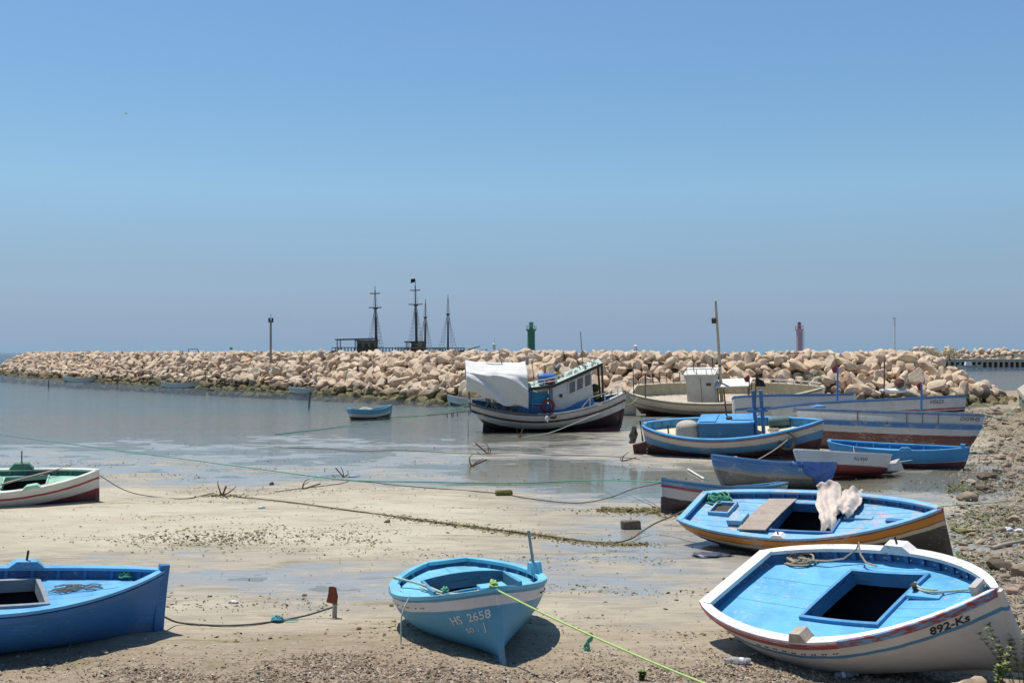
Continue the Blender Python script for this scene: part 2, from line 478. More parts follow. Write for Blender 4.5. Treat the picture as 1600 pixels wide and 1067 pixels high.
def on_path(s):
    s = min(max(s, 0), arc[-1]-1e-4)
    i = max(k for k in range(len(arc)) if arc[k] <= s); i = min(i, len(tp)-2)
    t = (s-arc[i])/(arc[i+1]-arc[i]); p = tp[i].lerp(tp[i+1], t); d = (tp[i+1]-tp[i]).normalized()
    return p, d
TOTAL = arc[-1]
prof = [(-0.7, -0.5), (0.0, -0.1), (0.7, 0.35), (1.4, 0.85), (2.1, 1.35), (2.8, 1.85), (3.5, 2.35), (4.2, 2.85), (4.9, 3.3), (5.7, 3.65), (6.7, 3.85), (7.9, 3.85), (9.3, 3.8), (10.8, 3.2), (12.4, 2.0), (13.9, 0.7)]
breakwater = empty('breakwater', (0, 95, 0))
tag(breakwater, 'long breakwater of piled tan boulders closing the harbour behind the boats', 'breakwater')
def end_drop(s):      # both heads slope down
    return min(1.0, 0.12+(s-0.0)/9.0, 0.22+(TOTAL-s)/11)
rocks = []
s = 0.0
while s < TOTAL:
    p, d = on_path(s); nrm = Vector((-d.y, d.x, 0))       # away from the harbour
    if nrm.y < 0: nrm = -nrm
    k = end_drop(s)
    for i, (a, h) in enumerate(prof):
        if i % 2: off = 0.45
        else: off = 0
        q = p+d*(off+rnd.uniform(-.35, .35))+nrm*(a+rnd.uniform(-.3, .3))
        hh = h*k+rnd.uniform(-.18, .22) if h > 0 else h
        if s > TOTAL-12: q += -nrm*0.0
        big = 1.0
        size = rnd.choice((0.34, 0.42, 0.5, 0.58, 0.66, 0.82))*big*(1.0 if p.x > -20 else 0.86)
        if 8 <= i <= 12: size = min(size, .60); hh = min(hh, 4.16-size*.62)
        rocks.append([q.x, q.y, hh-0.1, size, i])
    s += rnd.uniform(.66, .95)
def seen_size(r):
    return r[3]/r[1]*(1.0 if r[4] < 11 else 0.0)
rocks.sort(key=seen_size, reverse=True)
variants = []
for i in range(14):
    v, f = boulder(100+i, 4)
    me = mesh_np('rock', v, f); me.set_sharp_from_angle(angle=math.radians(22)); me.materials.append(m_rock); variants.append(me)
for r in rocks[:300]:
    o = bpy.data.objects.new('rock', rnd.choice(variants)); COL.objects.link(o)
    o.parent = breakwater
    o.location = (r[0], r[1]-95, r[2]); o.rotation_euler = (rnd.uniform(0, 6.3), rnd.uniform(0, 6.3), rnd.uniform(0, 6.3))
    o.scale = [r[3]*rnd.uniform(.82, 1.4), r[3]*rnd.uniform(.82, 1.25), r[3]*rnd.uniform(.75, 1.1)]
def merged_rocks(items, sub, seeds):
    vv, ff, n = [], [], 0
    base = [boulder(sd, sub) for sd in seeds]
    for x, y, z, sz in items:
        v, f = base[rnd.randrange(len(base))]
        R = np.array(Matrix.Rotation(rnd.uniform(0, 6.3), 3, Vector((rnd.gauss(0, 1), rnd.gauss(0, 1), rnd.gauss(0, 1))).normalized()))
        w = (v*np.array([sz*rnd.uniform(.85, 1.25) for _ in range(3)])) @ R.T+np.array([x, y, z])
        vv.append(w); ff.append(f+n); n += len(v)
    return np.concatenate(vv), np.concatenate(ff)
v, f = merged_rocks([(r[0], r[1]-95, r[2], r[3]) for r in rocks[300:]], 3, range(40, 64))
me = mesh_np('rubble', v, f); me.set_sharp_from_angle(angle=math.radians(24))
o = link('rubble', me, m_rock, breakwater); o['kind'] = 'stuff'
# core under the boulders
bm = bmesh.new(); rings = []
ss_ = 0.0
while ss_ <= TOTAL:
    p, d = on_path(ss_); nrm = Vector((-d.y, d.x, 0)); k = end_drop(ss_)
    if nrm.y < 0: nrm = -nrm
    rings.append([p+nrm*a+Vector((0, -95, (h*k-0.55) if h > 0 else -1.5)) for a, h in prof]+[p+nrm*13.9+Vector((0, -95, -1.8)), p+Vector((0, -95, -1.8))])
    ss_ += 2.0
loft(bm, rings)
part('core', bm, mat_plain('rubble_core', (0.22, 0.17, 0.12), 0.95, 0.4, 0.8, coord='Position'), breakwater)

# grey-green scrub on the rocks
def leaf_mass(name, centre, size, n, m, leaf=0.12, parent=None, stems=8):
    r = np.random.default_rng(int(abs(centre[0]*13+centre[1]*7)) % 9973)
    vv, ff = [], []
    for i in range(n):
        d = r.normal(size=3); d /= np.linalg.norm(d); d[2] = abs(d[2])
        p = d*np.array(size)*r.uniform(0.25, 1.0)**0.6*(1+0.25*math.sin(5*d[0]+3*d[1]))
        a = r.normal(size=3); a /= np.linalg.norm(a); b = np.cross(a, r.normal(size=3)); b /= np.linalg.norm(b)
        l = leaf*r.uniform(.6, 1.4); k = len(vv)
        vv += [p-a*l, p+b*l*.3, p+a*l, p-b*l*.3]; ff.append((k, k+1, k+2, k+3))
    o = link(name, mesh_np(name, np.array(vv), np.array(ff), False), m, parent)
    return o
m_scrub = mat_island('scrub_leaves', [(0, (0.24, 0.28, 0.20)), (0.5, (0.30, 0.33, 0.24)), (1, (0.36, 0.36, 0.25))], 0.8, 6, 0.1)
m_dryscrub = mat_island('dry_scrub', [(0, (0.50, 0.45, 0.32)), (0.5, (0.42, 0.42, 0.28)), (1, (0.55, 0.48, 0.36))], 0.8, 6, 0.1)
m_stem = mat_plain('stem', (0.16, 0.12, 0.07), 0.9)
def shrub(name, label, u, v, d, size, n, m, leaf, group=None):
    p = at(u, v, d); e = empty(name, p); tag(e, label, 'shrub', group)
    leaf_mass('foliage', (u, v, d), size, n, m, leaf, e).location = (0, 0, 0)
    bm = bmesh.new()
    for i in range(7):
        a = rnd.uniform(0, 6.28); q = Vector((math.cos(a)*size[0]*.6, math.sin(a)*size[1]*.6, size[2]*rnd.uniform(.5, .9)))
        tube(bm, [(0, 0, -.5), q*.4+Vector((0, 0, .1)), q], .03, 5, .008)
    part('stem', bm, m_stem, e)
shrub('shrub', 'grey-green bush growing between the boulders above the white boats', 1272, 603, 88.2, (.95, .8, 1.1), 1500, m_scrub, .10)
for i, (u, v, w, lab) in enumerate([(1388, 552, 1.6, 'pale dry scrub at the foot of the thin white post on the breakwater'), (1424, 553, 1.3, 'low dry scrub on the breakwater just right of the thin white post'),
        (1452, 552, 1.2, 'dry scrub tuft between the thin white post and the right head of the breakwater'), (1484, 553, 1.25, 'rightmost dry scrub on the crest, above the right head of the breakwater')]):
    shrub('shrub', lab, u, v+3, 99, (w*.8, .7, .55), 900, m_dryscrub, .09, 'dry scrub on the breakwater crest')

# ------------------------------------------------------------------ far side: second mole, quay with piles
m_conc = mat_plain('weathered_concrete', (0.42, 0.38, 0.31), 0.9, 0.3, 0.6, coord='Position', bump=0.5)
m_conc_dk = mat_plain('damp_concrete', (0.22, 0.215, 0.16), 0.85, 0.4, 0.5, coord='Position', bump=0.5)
mole = empty('rock_mole', (140, 345, 0)); tag(mole, 'far mole of brown rocks behind the piled quay at the right edge', 'breakwater')
items = []
for k in range(900):
    x = rnd.uniform(-18, 90); t_ = rnd.uniform(-1, 1)
    items.append((x, t_*7, (1-abs(t_))*4.9+rnd.uniform(-.3, .5)+0.7*vnoise(x*.12, 3)*2-0.3, rnd.choice((.7, .9, 1.1, 1.3))))
v, f = merged_rocks(items, 2, range(70, 82))
o = link('rubble', mesh_np('rubble', v, f), m_rock, mole); o['kind'] = 'stuff'
bm = bmesh.new(); box(bm, (36, 0, 1.2), (108, 11, 5.0), taper=0.45); part('core', bm, m_conc_dk, mole)
quay2 = empty('piled_quay', (148, 326, 0)); tag(quay2, 'low dark quay on rows of piles across the water at the right edge', 'quay')
bm = bmesh.new(); box(bm, (20, 3, 1.75), (90, 8, .9)); part('deck', bm, m_conc, quay2)
bm = bmesh.new(); box(bm, (20, 4.5, .2), (89, 4, 2.1)); part('back_wall', bm, m_conc_dk, quay2)
bm = bmesh.new(); box(bm, (0, 0, -.2), (.55, .55, 3.0)); pile = mesh_bm('pile', bm); pile.materials.append(m_conc)
for i in range(44):
    o = link('pile', pile, None, quay2); o.location = (-23+i*1.55, -.7, 0)
m_quay = m_conc
quay = empty('quay_wall', (36, 82, 0)); tag(quay, 'concrete quay wall with pale flat top meeting the boulders at the right edge', 'quay')
def prism(bm, poly, z0, z1):
    loft(bm, [[(x, y, z0) for x, y in poly], [(x, y, z1) for x, y in poly]])
QP = [(37.4, 84), (31.2, 69), (24.6, 53), (60, 44), (90, 130), (58.5, 129), (44.2, 98)]
bm = bmesh.new(); prism(bm, [(x-36, y-82) for x, y in QP], -1.5, 1.05); part('wall', bm, m_conc_dk, quay)
bm = bmesh.new(); prism(bm, [(x-36-0.12*(i < 3), y-82) for i, (x, y) in enumerate(QP)], 1.052, 1.35); part('coping', bm, m_conc, quay)

# ------------------------------------------------------------------ lighthouses, beacons, posts
def paint_simple(name, col, rough=.55): return mat_paint(name, col, 0.25, (0.45, 0.40, 0.33), rough)
m_green = paint_simple('green_beacon', (0.05, 0.17, 0.10)); m_green2 = paint_simple('green_lantern', (0.10, 0.30, 0.19))
m_pink = paint_simple('hazed_pink', (0.56, 0.34, 0.36)); m_red = paint_simple('hazed_red', (0.36, 0.13, 0.15)); m_dark = mat_plain('dark_iron', (0.05, 0.045, 0.04), .7)  # pink and red paled to stand in for distance haze
m_white = mat_paint('white_paint', (0.74, 0.72, 0.68), .35)
def beacon(name, label, u, d, vtop, w, m1, m2):
    p = at(u, HOR, d); top = at(u, vtop, d).z
    e = empty(name, (p.x, p.y, 0)); tag(e, label, 'lighthouse')
    bm = bmesh.new(); prism(bm, [(-3, -3), (3, -3), (3, 3), (-3, 3)], -2.2, 1.6); part('base', bm, m_conc, e)
    tz = top*0.80
    bm = bmesh.new(); lathe(bm, [(w*.56, 1.6), (w*.53, 2.2), (w*.5, tz)], 8); part('tower', bm, m1, e)
    bm = bmesh.new(); lathe(bm, [(w*.5, tz), (w*.62, tz+.15), (w*.72, tz+.35), (w*.72, tz+.5), (w*.3, tz+.5)], 8); part('gallery', bm, m1, e)
    g = part('lantern', (lambda b: (lathe(b, [(w*.28, tz+.5), (w*.28, tz+1.7), (w*.34, tz+1.72), (w*.34, tz+1.85), (w*.05, top-.45)], 8), b)[1])(bmesh.new()), m2, e)
    bm = bmesh.new(); tube(bm, [(0, 0, top-.5), (0, 0, top)], .06, 6); part('finial', bm, m_dark, g)
    bm = bmesh.new()
    for k in range(8):
        a = 2*PI*k/8; tube(bm, [(w*.68*math.cos(a), w*.68*math.sin(a), tz+.5), (w*.68*math.cos(a), w*.68*math.sin(a), tz+1.2)], .03, 4)
    for zz_ in (tz+.85, tz+1.2): tube(bm, [(w*.68*math.cos(2*PI*k/8), w*.68*math.sin(2*PI*k/8), zz_) for k in range(9)], .03, 4)
    part('railing', bm, m2, e)
    return e
beacon('lighthouse', 'dark green harbour light tower with small green lantern beyond the boulders', 830, 235, 502, 1.55, m_green, m_green2)
bb = beacon('lighthouse', 'pale pink harbour light tower with dark red lantern beyond the boulders', 1249, 235, 502, 1.25, m_pink, m_red)
bm = bmesh.new(); tube(bm, [(.95, 0, 1.6), (.95, 0, 8.6)], .05, 5); tube(bm, [(.65, 0, 1.6), (.65, 0, 8.6)], .05, 5)
for k in range(18): tube(bm, [(.65, 0, 1.8+k*.38), (.95, 0, 1.8+k*.38)], .03, 4)
part('ladder', bm, m_pink, bb)
m_pole = mat_plain('weathered_timber', (0.36, 0.31, 0.24), .85, .3, 3)
m_grey = mat_plain('grey_metal', (0.32, 0.32, 0.31), .6)
p = at(423, 551, 128); e = empty('signal_post', (p.x, p.y, 3.4)); tag(e, 'tall brown post with two small boxes at its top on the left breakwater', 'post')
bm = bmesh.new(); tube(bm, [(0, 0, -.6), (0, 0, 4.2)], .14, 8, .12); part('pole', bm, m_pole, e)
bm = bmesh.new(); box(bm, (-.17, 0, 4.25), (.16, .3, .5)); o = part('lamp_box', bm, m_dark, e)
bm = bmesh.new(); box(bm, (.19, 0, 4.25), (.16, .3, .5)); part('lamp_box', bm, m_dark, e)
bm = bmesh.new(); tube(bm, [(0, 0, 4.2), (0, 0, 5.0)], .03, 6); part('rod', bm, m_grey, e)
p = at(1398, 551, 101); e = empty('thin_post', (p.x, p.y, 3.6)); tag(e, 'thin white post standing in scrub on the breakwater', 'post')
bm = bmesh.new(); tube(bm, [(0, 0, -.4), (0, 0, 3.5)], .07, 8); part('pole', bm, m_white, e)
bm = bmesh.new(); box(bm, (-.1, 0, 3.45), (.4, .14, .12)); part('lamp', bm, m_white, e)
def lattice_beacon(label, u, d, vt, s=1.0, col=m_white):
    p = at(u, 551, d); z0 = 3.5 if d < 140 else 0; e = empty('beacon', (p.x, p.y, z0)); tag(e, label, 'beacon')
    h = at(u, vt, d).z-z0
    for sx, sy in ((-1, -1), (1, -1), (1, 1), (-1, 1)):
        bm = bmesh.new(); tube(bm, [(sx*.45*s, sy*.45*s, -.3), (sx*.25*s, sy*.25*s, h*.62)], .09*s, 6); part('leg', bm, m_grey, e)
    bm = bmesh.new(); lathe(bm, [(.5*s, h*.6), (.5*s, h*.66), (.3*s, h*.66), (.3*s, h*.84), (.38*s, h*.85), (.06*s, h*.93), (.06*s, h)], 10); part('lantern', bm, col, e)
lattice_beacon('small grey lattice beacon with white lantern left of the green light tower', 772, 220, 530, 1.0)
lattice_beacon('small white beacon on the boulders above the wheelhouse boat bow', 993, 100, 537, .45)
p = at(361, 551, 150); e = empty('marker_sign', (p.x, p.y, 3.6)); tag(e, 'tiny green topped marker on the left breakwater crest', 'marker')
bm = bmesh.new(); tube(bm, [(0, 0, -.3), (0, 0, .85)], .05, 6); part('pole', bm, m_white, e)
bm = bmesh.new(); lathe(bm, [(.05, .8), (.22, .86), (.2, 1.1), (.04, 1.2)], 8); part('cap', bm, m_green2, e)
e = empty('railing', (at(302, 548, 148).x, 148, 3.9)); tag(e, 'dark bent pipe rail on the boulders of the left breakwater', 'railing')
bm = bmesh.new(); tube(bm, [(-.65, 0, -.8), (-.65, 0, .55), (.55, 0, .55), (.75, 0, .1)], .06, 6); part('pipe', bm, m_dark, e)
# ------------------------------------------------------------------ gull in the air
e = empty('gull', at(195, 177, 120)); tag(e, 'white gull flying alone in the blue sky at upper left', 'bird'); e.rotation_euler = (0, 0, .3)
bm = bmesh.new(); rings = []
for x, r in ((-.2, .012), (-.1, .05), (0, .07), (.12, .055), (.18, .035), (.22, .04), (.26, .025), (.31, .006)):
    rings.append([(x, r*math.cos(2*PI*k/8), r*.85*math.sin(2*PI*k/8)) for k in range(8)])
loft(bm, rings)
for sgn in (-1, 1):
    loft(bm, [[(-.02, sgn*.03, .03), (.1, sgn*.03, .03), (.1, sgn*.03, .015), (-.02, sgn*.03, .015)], [(-.02, sgn*.25, .14), (.1, sgn*.25, .14), (.1, sgn*.25, .13), (-.02, sgn*.25, .13)],
              [(-.1, sgn*.52, .08), (-.03, sgn*.52, .08), (-.03, sgn*.52, .075), (-.1, sgn*.52, .075)]])
loft(bm, [[(-.2, .015, .01), (-.2, -.015, .01), (-.2, -.015, 0), (-.2, .015, 0)], [(-.33, .07, .01), (-.33, -.07, .01), (-.33, -.07, .003), (-.33, .07, .003)]])
part('body', bm, m_white, e)

# ---- hull mathematics (pure numpy): x forward, y to port, z up, keel amidships at z = 0
class Hull:
    def __init__(self, L, B, D, sb=0.35, ss=0.15, tw=0.0, sm=0.45, rake_b=0.25, rake_s=0.1, rk=0.12, n=2.2, pb=1.9, ps=2.2, keel=0.07, nb=1.05):
        self.__dict__.update(locals())
    def b(self, s):
        s = np.asarray(s, float)
        f = np.clip((s-self.sm)/(1-self.sm), 0, 1); a = np.clip((self.sm-s)/self.sm, 0, 1)
        h = np.where(s > self.sm, (1-f**self.pb)**0.85, self.tw+(1-self.tw)*(1-a**self.ps)**0.85)
        return self.B/2*np.maximum(h, 0.012)
    def zs(self, s):
        s = np.asarray(s, float)
        f = np.clip((s-self.sm)/(1-self.sm), 0, 1); a = np.clip((self.sm-s)/self.sm, 0, 1)
        return self.D+self.sb*f**1.9+self.ss*a**1.9
    def zk(self, s):
        s = np.asarray(s, float)
        return self.rk*(np.clip((0.5-s)/0.5, 0, 1)**2.2*1.0+0.55*np.clip((s-0.55)/0.45, 0, 1)**2.5)
    def expo(self, s):
        s = np.asarray(s, float)
        f = np.clip((s-self.sm)/(1-self.sm), 0, 1); a = np.clip((self.sm-s)/self.sm, 0, 1)
        e = self.n
        endn = 1.15+0.45*min(1, self.tw*1.6)
        return np.where(s > self.sm, e+(self.nb-e)*f**1.3, e+(endn-e)*a**1.5)
    def xs(self, s, t):
        s = np.asarray(s, float); t = np.asarray(t, float)
        x = self.L*s; t = np.minimum(t, 1.0)
        x = x-self.rake_b*(1-t)**1.6*np.clip((s-0.6)/0.4, 0, 1)**2
        x = x+self.rake_s*(1-t)**1.3*np.clip((0.4-s)/0.4, 0, 1)**2
        return x-self.L*0.5
    def pt(self, s, t, side=1, off=0.0):
        s = np.asarray(s, float); t = np.asarray(t, float)
        e = self.expo(s)
        f = (1-(1-np.clip(t, 0, 1))**e)**(1/e)
        f = f*(0.90+0.10*t)
        y = self.b(s)*f+off
        z = self.zk(s)+(self.zs(s)-self.zk(s))*t
        return np.stack(np.broadcast_arrays(self.xs(s, t), side*y, z), -1)
    def t_at_sd(self, s, sd):
        return 1-np.asarray(sd)/(self.zs(s)-self.zk(s))
    def half_at(self, s, sd):   # inside half breadth at depth sd below the sheer
        return np.abs(self.pt(s, self.t_at_sd(s, sd))[..., 1])
def rot_matrix(heading, pitch, heel):
    ch, sh = math.cos(heading), math.sin(heading); cp, sp = math.cos(pitch), math.sin(pitch); cx, sx = math.cos(heel), math.sin(heel)
    Rz = np.array([[ch, -sh, 0], [sh, ch, 0], [0, 0, 1]]); Ry = np.array([[cp, 0, sp], [0, 1, 0], [-sp, 0, cp]]); Rx = np.array([[1, 0, 0], [0, cx, -sx], [0, sx, cx]])
    return Rz@Ry@Rx

# ------------------------------------------------------------------ ships behind the breakwater
m_shipwood = mat_plain('hazed_dark_timber', (0.095, 0.075, 0.06), .8, .35, 1.2)  # ship timber, boards, spars and rigging lightened to stand in for distance haze
m_shipdeck = mat_plain('ship_house_boards', (0.19, 0.15, 0.095), .8, .5, 1.5)
m_spar = mat_plain('tarred_spars', (0.13, 0.11, 0.095), .8, .3, 2)
m_rig = mat_plain('hazed_rigging', (0.32, 0.28, 0.22), .9)
m_flag = mat_plain('black_flag', (0.03, 0.03, 0.035), .8)
def mast(root, x, y, zb, ztop, yards, tops, shroud, lean=0.0, r=.22, flag=False, heavy=True):
    h = ztop-zb
    X = lambda z: x+lean*(z-zb)
    bm = bmesh.new(); tube(bm, [(X(zb), y, zb), (X(zb+h*.55), y, zb+h*.55)], r, 8, r*.8); tube(bm, [(X(zb+h*.5), y-.15, zb+h*.5), (X(ztop), y-.15, ztop)], r*.6, 6, .05)
    mo = part('mast', bm, m_spar, root)
    for z, hw in yards:
        bm = bmesh.new(); tube(bm, [(X(z)-hw, y-.3, z+.05), (X(z), y-.3, z), (X(z)+hw, y-.3, z+.08)], .11, 6)
        part('yard', bm, m_spar, mo)
    for z, w in tops:
        bm = bmesh.new(); lathe(bm, [(w*.35, z-.25), (w*.75, z), (w*.75, z+.12), (w*.1, z+.12)], 8, (X(z), y, 0)); part('fighting_top', bm, m_spar, mo)
        for sg in (-1, 1):
            bm = bmesh.new(); n = 4
            ends = [(X(zb)+sg*(shroud*(.35+.65*k/(n-1))), y-1.6, zb) for k in range(n)]
            head = Vector((X(z)+sg*.15, y, z-.1))
            for q in ends: tube(bm, [q, head], .025, 4)
            m = 13
            for j in range(1, m):
                t_ = j/m; a = Vector(ends[0]).lerp(head, t_); b = Vector(ends[-1]).lerp(head, t_)
                tube(bm, [a, b], .030, 4)
            part('shrouds', bm, m_rig, root)
        bm = bmesh.new()
        for sg in (-1, 1):
            q = Vector((X(z)+sg*w*.7, y-.2, z+.1)); tube(bm, [q, (X(z+h*.25)+sg*.05, y-.2, z+h*.27)], .022, 4)
            for j in range(1, 6):
                tt = j/6; a = q.lerp(Vector((X(z+h*.25), y-.2, z+h*.27)), tt); tube(bm, [a, (X(a.z), y-.2, a.z)], .02, 4)
        part('topmast_shrouds', bm, m_rig, root)
    if flag:
        bm = bmesh.new(); rings = []
        for k in range(6): rings.append([(X(ztop)-k*.17, y+.06*math.sin(k*1.4), ztop+.1-k*.02), (X(ztop)-k*.17, y+.02+.06*math.sin(k*1.4), ztop+.1-k*.02), (X(ztop)-k*.17, y+.02+.06*math.sin(k*1.4), ztop-.55-k*.05), (X(ztop)-k*.17, y+.06*math.sin(k*1.4), ztop-.55-k*.05)])
        loft(bm, rings); part('flag', bm, m_flag, mo)
def ship(label, d, u0, u1, ztrim, masts, house, canopy, sprit):
    px = lambda u: (u-800)/FPX*d
    pz = lambda v: CAM_H-(v-HOR)/FPX*d
    x0, x1 = px(u0), px(u1); cx = (x0+x1)/2
    e = empty('sailing_ship', (cx, d, 0)); tag(e, label, 'sailing ship', 'old wooden ships moored behind the breakwater')
    h = Hull(x1-x0, 6.0, 4.6, .5, .35, .6, rake_b=1.8, rake_s=-.6)
    S = np.linspace(0, 1, 25); T = np.linspace(0, 1, 9)
    bm = bmesh.new(); rings = []
    for s in S: rings.append([h.pt(s, t, 1)+[0, 0, -.6] for t in T[::-1]]+[h.pt(s, t, -1)+[0, 0, -.6] for t in T[1:]])
    loft(bm, rings); part('hull', bm, m_shipwood, e)
    for (um, vtop, yards, tops, sh, lean, r, flag) in masts:
        mast(e, px(um)-cx, 0, 3.8, pz(vtop), [(pz(v), w/FPX*d) for v, w in yards], [(pz(v), w/FPX*d) for v, w in tops], sh/FPX*d, lean, r, flag)
    ua, ub, va = house
    a, b, t_ = px(ua)-cx, px(ub)-cx, pz(va)
    hs = None
    bm = bmesh.new(); box(bm, ((a+b)/2, -.5, (t_+3.6)/2), (b-a, 3.4, t_-3.6)); hs = part('deckhouse', bm, m_shipdeck, e)
    bm = bmesh.new(); box(bm, ((a+b)/2, -.5, t_+.08), (b-a+.4, 3.8, .16)); part('roof', bm, m_shipwood, hs)
    for k in range(3):
        bm = bmesh.new(); box(bm, (a+(b-a)*(k+.5)/3, -2.22, t_-.7), ((b-a)/6, .06, .6)); part('window', bm, m_dark, hs)
    ua, ub, v = canopy
    a, b, t_ = px(ua)-cx, px(ub)-cx, pz(v)
    for yy_ in (-2, 1.5):
        bm = bmesh.new(); box(bm, ((a+b)/2, yy_, t_), (b-a, .16, .2), Matrix.Rotation(-.025, 3, 'Y')); part('canopy_beam', bm, m_shipwood, e)
    for xx_ in (a+.4, a+(b-a)*.5):
        for yy_ in (-2, 1.5):
            bm = bmesh.new(); tube(bm, [(xx_, yy_, 3.5), (xx_, yy_, t_)], .09, 6); part('canopy_post', bm, m_shipwood, e)
    bm = bmesh.new(); z1 = pz(543)
    ra, rb = x0-cx+.2, (x1-cx)*.75
    for yy_ in (-2.3, 2.0):
        tube(bm, [(ra, yy_, z1), (rb, yy_, z1-.1)], .07, 5)
        k = ra
        while k < rb:
            tube(bm, [(k, yy_, 3.5), (k, yy_, z1)], .05, 4); k += .55
    part('railing', bm, m_shipwood, e)
    (ua, va), (ub, vb) = sprit
    bm = bmesh.new(); tube(bm, [(px(ua)-cx, 0, pz(va)), (px(ub)-cx, 0, pz(vb))], .17, 7, .09); part('bowsprit', bm, m_spar, e)
    return e
ship('dark sailing ship with long deck canopy, left of the two behind the breakwater', 198, 520, 728, 0,
     [(588, 447, [(459, 8), (481, 10)], [(482, 5)], 15, -.02, .26, False), (664, 467, [], [(496, 4)], 14, .01, .2, False)], (560, 589, 533), (526, 589, 530), ((722, 549), (750, 541)))
ship('dark wooden sailing ship flying a small black flag from its mainmast, behind the breakwater', 214, 618, 742, 0,
     [(651, 436, [(454, 8), (476, 11)], [(477, 5)], 15, -.02, .28, True), (700, 460, [], [(491, 4.5)], 16, .0, .2, False)], (644, 664, 536), (633, 662, 534), ((740, 551), (762, 546)))

# ------------------------------------------------------------------ boats
BOATP = {}
def boat_frame(key, h, p, gzv=0.0):
    G = [h.pt(np.linspace(0, 1, 41)[:, None], np.linspace(0, 1, 9)[None, :], sd) for sd in (1, -1)]
    R = rot_matrix(p[2], p[4], p[3])
    zmin = min((g @ R.T)[..., 2].min() for g in G)
    return R, (p[0], p[1], gzv-zmin-0.04)
class Boat: pass
def start_boat(name, label, cat, hk, p, scale=4.0/4.9, group=None, gzv=0.0):
    k = dict(hk); k.setdefault('rk', .12)
    for q in ('D', 'sb', 'ss', 'rake_b', 'rake_s', 'rk'):
        if q in k: k[q] = k[q]*scale
    k.setdefault('sb', .35*1.0); k.setdefault('ss', .15)
    b = Boat(); b.h = Hull(p[5], p[6], **k)
    R, off = boat_frame(name, b.h, p, gzv)
    b.root = empty(name)
    M = Matrix([[*R[0], off[0]], [*R[1], off[1]], [*R[2], off[2]], [0, 0, 0, 1]])
    b.root.matrix_world = M
    b.M = M
    tag(b.root, label, cat, group)
    b.inv = M.inverted()
    return b
def to_local(b, w): return b.inv @ Vector(w)
def to_world(b, q): return b.M @ Vector(q)
def hull_part(b, m_out, m_in, thick=0.035, ns=44, nt=15, tmin_in=0.10, hold=False):
    h = b.h; S = np.linspace(0, 1, ns)
    # rows follow the sheer near the top
    T = np.concatenate([np.linspace(0, .35, 5), np.linspace(.42, 1, nt-5)])
    V, sd, F, mi = [], [], [], []
    def add(P, Z): V.extend(P.tolist()); sd.extend(np.atleast_1d(Z).tolist())
    def grid(flip, side, T, inset):
        base = len(V)
        for s in S:
            P = h.pt(np.full(len(T), s), T, side)
            if inset:
                y = np.maximum(np.abs(P[:, 1])-inset, 0.003); P[:, 1] = side*y
                P[:, 0] = P[:, 0]+.07*max(0.0, 1-s/.06)-.05*max(0.0, (s-.95)/.05)
            add(P, (h.zs(s)-h.zk(s))*(1-T))
        return base
    def faces(base, n, side, inner):
        for i in range(ns-1):
            for j in range(n-1):
                a, b_, c, d = base+i*n+j, base+(i+1)*n+j, base+(i+1)*n+j+1, base+i*n+j+1
                f = (a, b_, c, d) if (side == -1) != inner else (d, c, b_, a)
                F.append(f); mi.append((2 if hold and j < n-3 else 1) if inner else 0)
    n = len(T); o = {}
    Ti = np.concatenate([np.linspace(tmin_in, .55, 5), np.linspace(.66, 1, 4)]); ni = len(Ti); q = {}
    for side in (1, -1): o[side] = grid(False, side, T, 0); faces(o[side], n, side, False)
    for side in (1, -1): q[side] = grid(False, side, Ti, thick); faces(q[side], ni, side, True)
    for side in (1, -1):        # rim
        for i in range(ns-1):
            a, b_ = o[side]+i*n+n-1, o[side]+(i+1)*n+n-1; c, d = q[side]+(i+1)*ni+ni-1, q[side]+i*ni+ni-1
            F.append((a, b_, c, d) if side == -1 else (d, c, b_, a)); mi.append(0)
    for j in range(n-1): F.append((o[1]+j, o[-1]+j, o[-1]+j+1, o[1]+j+1)); mi.append(0)          # transom
    for j in range(ni-1): F.append((q[1]+j, q[1]+j+1, q[-1]+j+1, q[-1]+j)); mi.append(1)
    for i in range(ns-1):       # ceiling inside
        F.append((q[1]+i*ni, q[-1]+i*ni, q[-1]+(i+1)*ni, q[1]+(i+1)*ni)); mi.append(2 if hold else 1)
    me = mesh_pd('hull', V, F, 40)
    at_ = me.attributes.new('sd', 'FLOAT', 'POINT'); at_.data.foreach_set('value', np.array(sd, np.float32))
    me.materials.append(m_out); me.materials.append(m_in); me.materials.append(DARK_HOLD)
    me.polygons.foreach_set('material_index', np.array(mi, np.int32))
    b.hull = link('hull', me, None, b.root)
    return b.hull
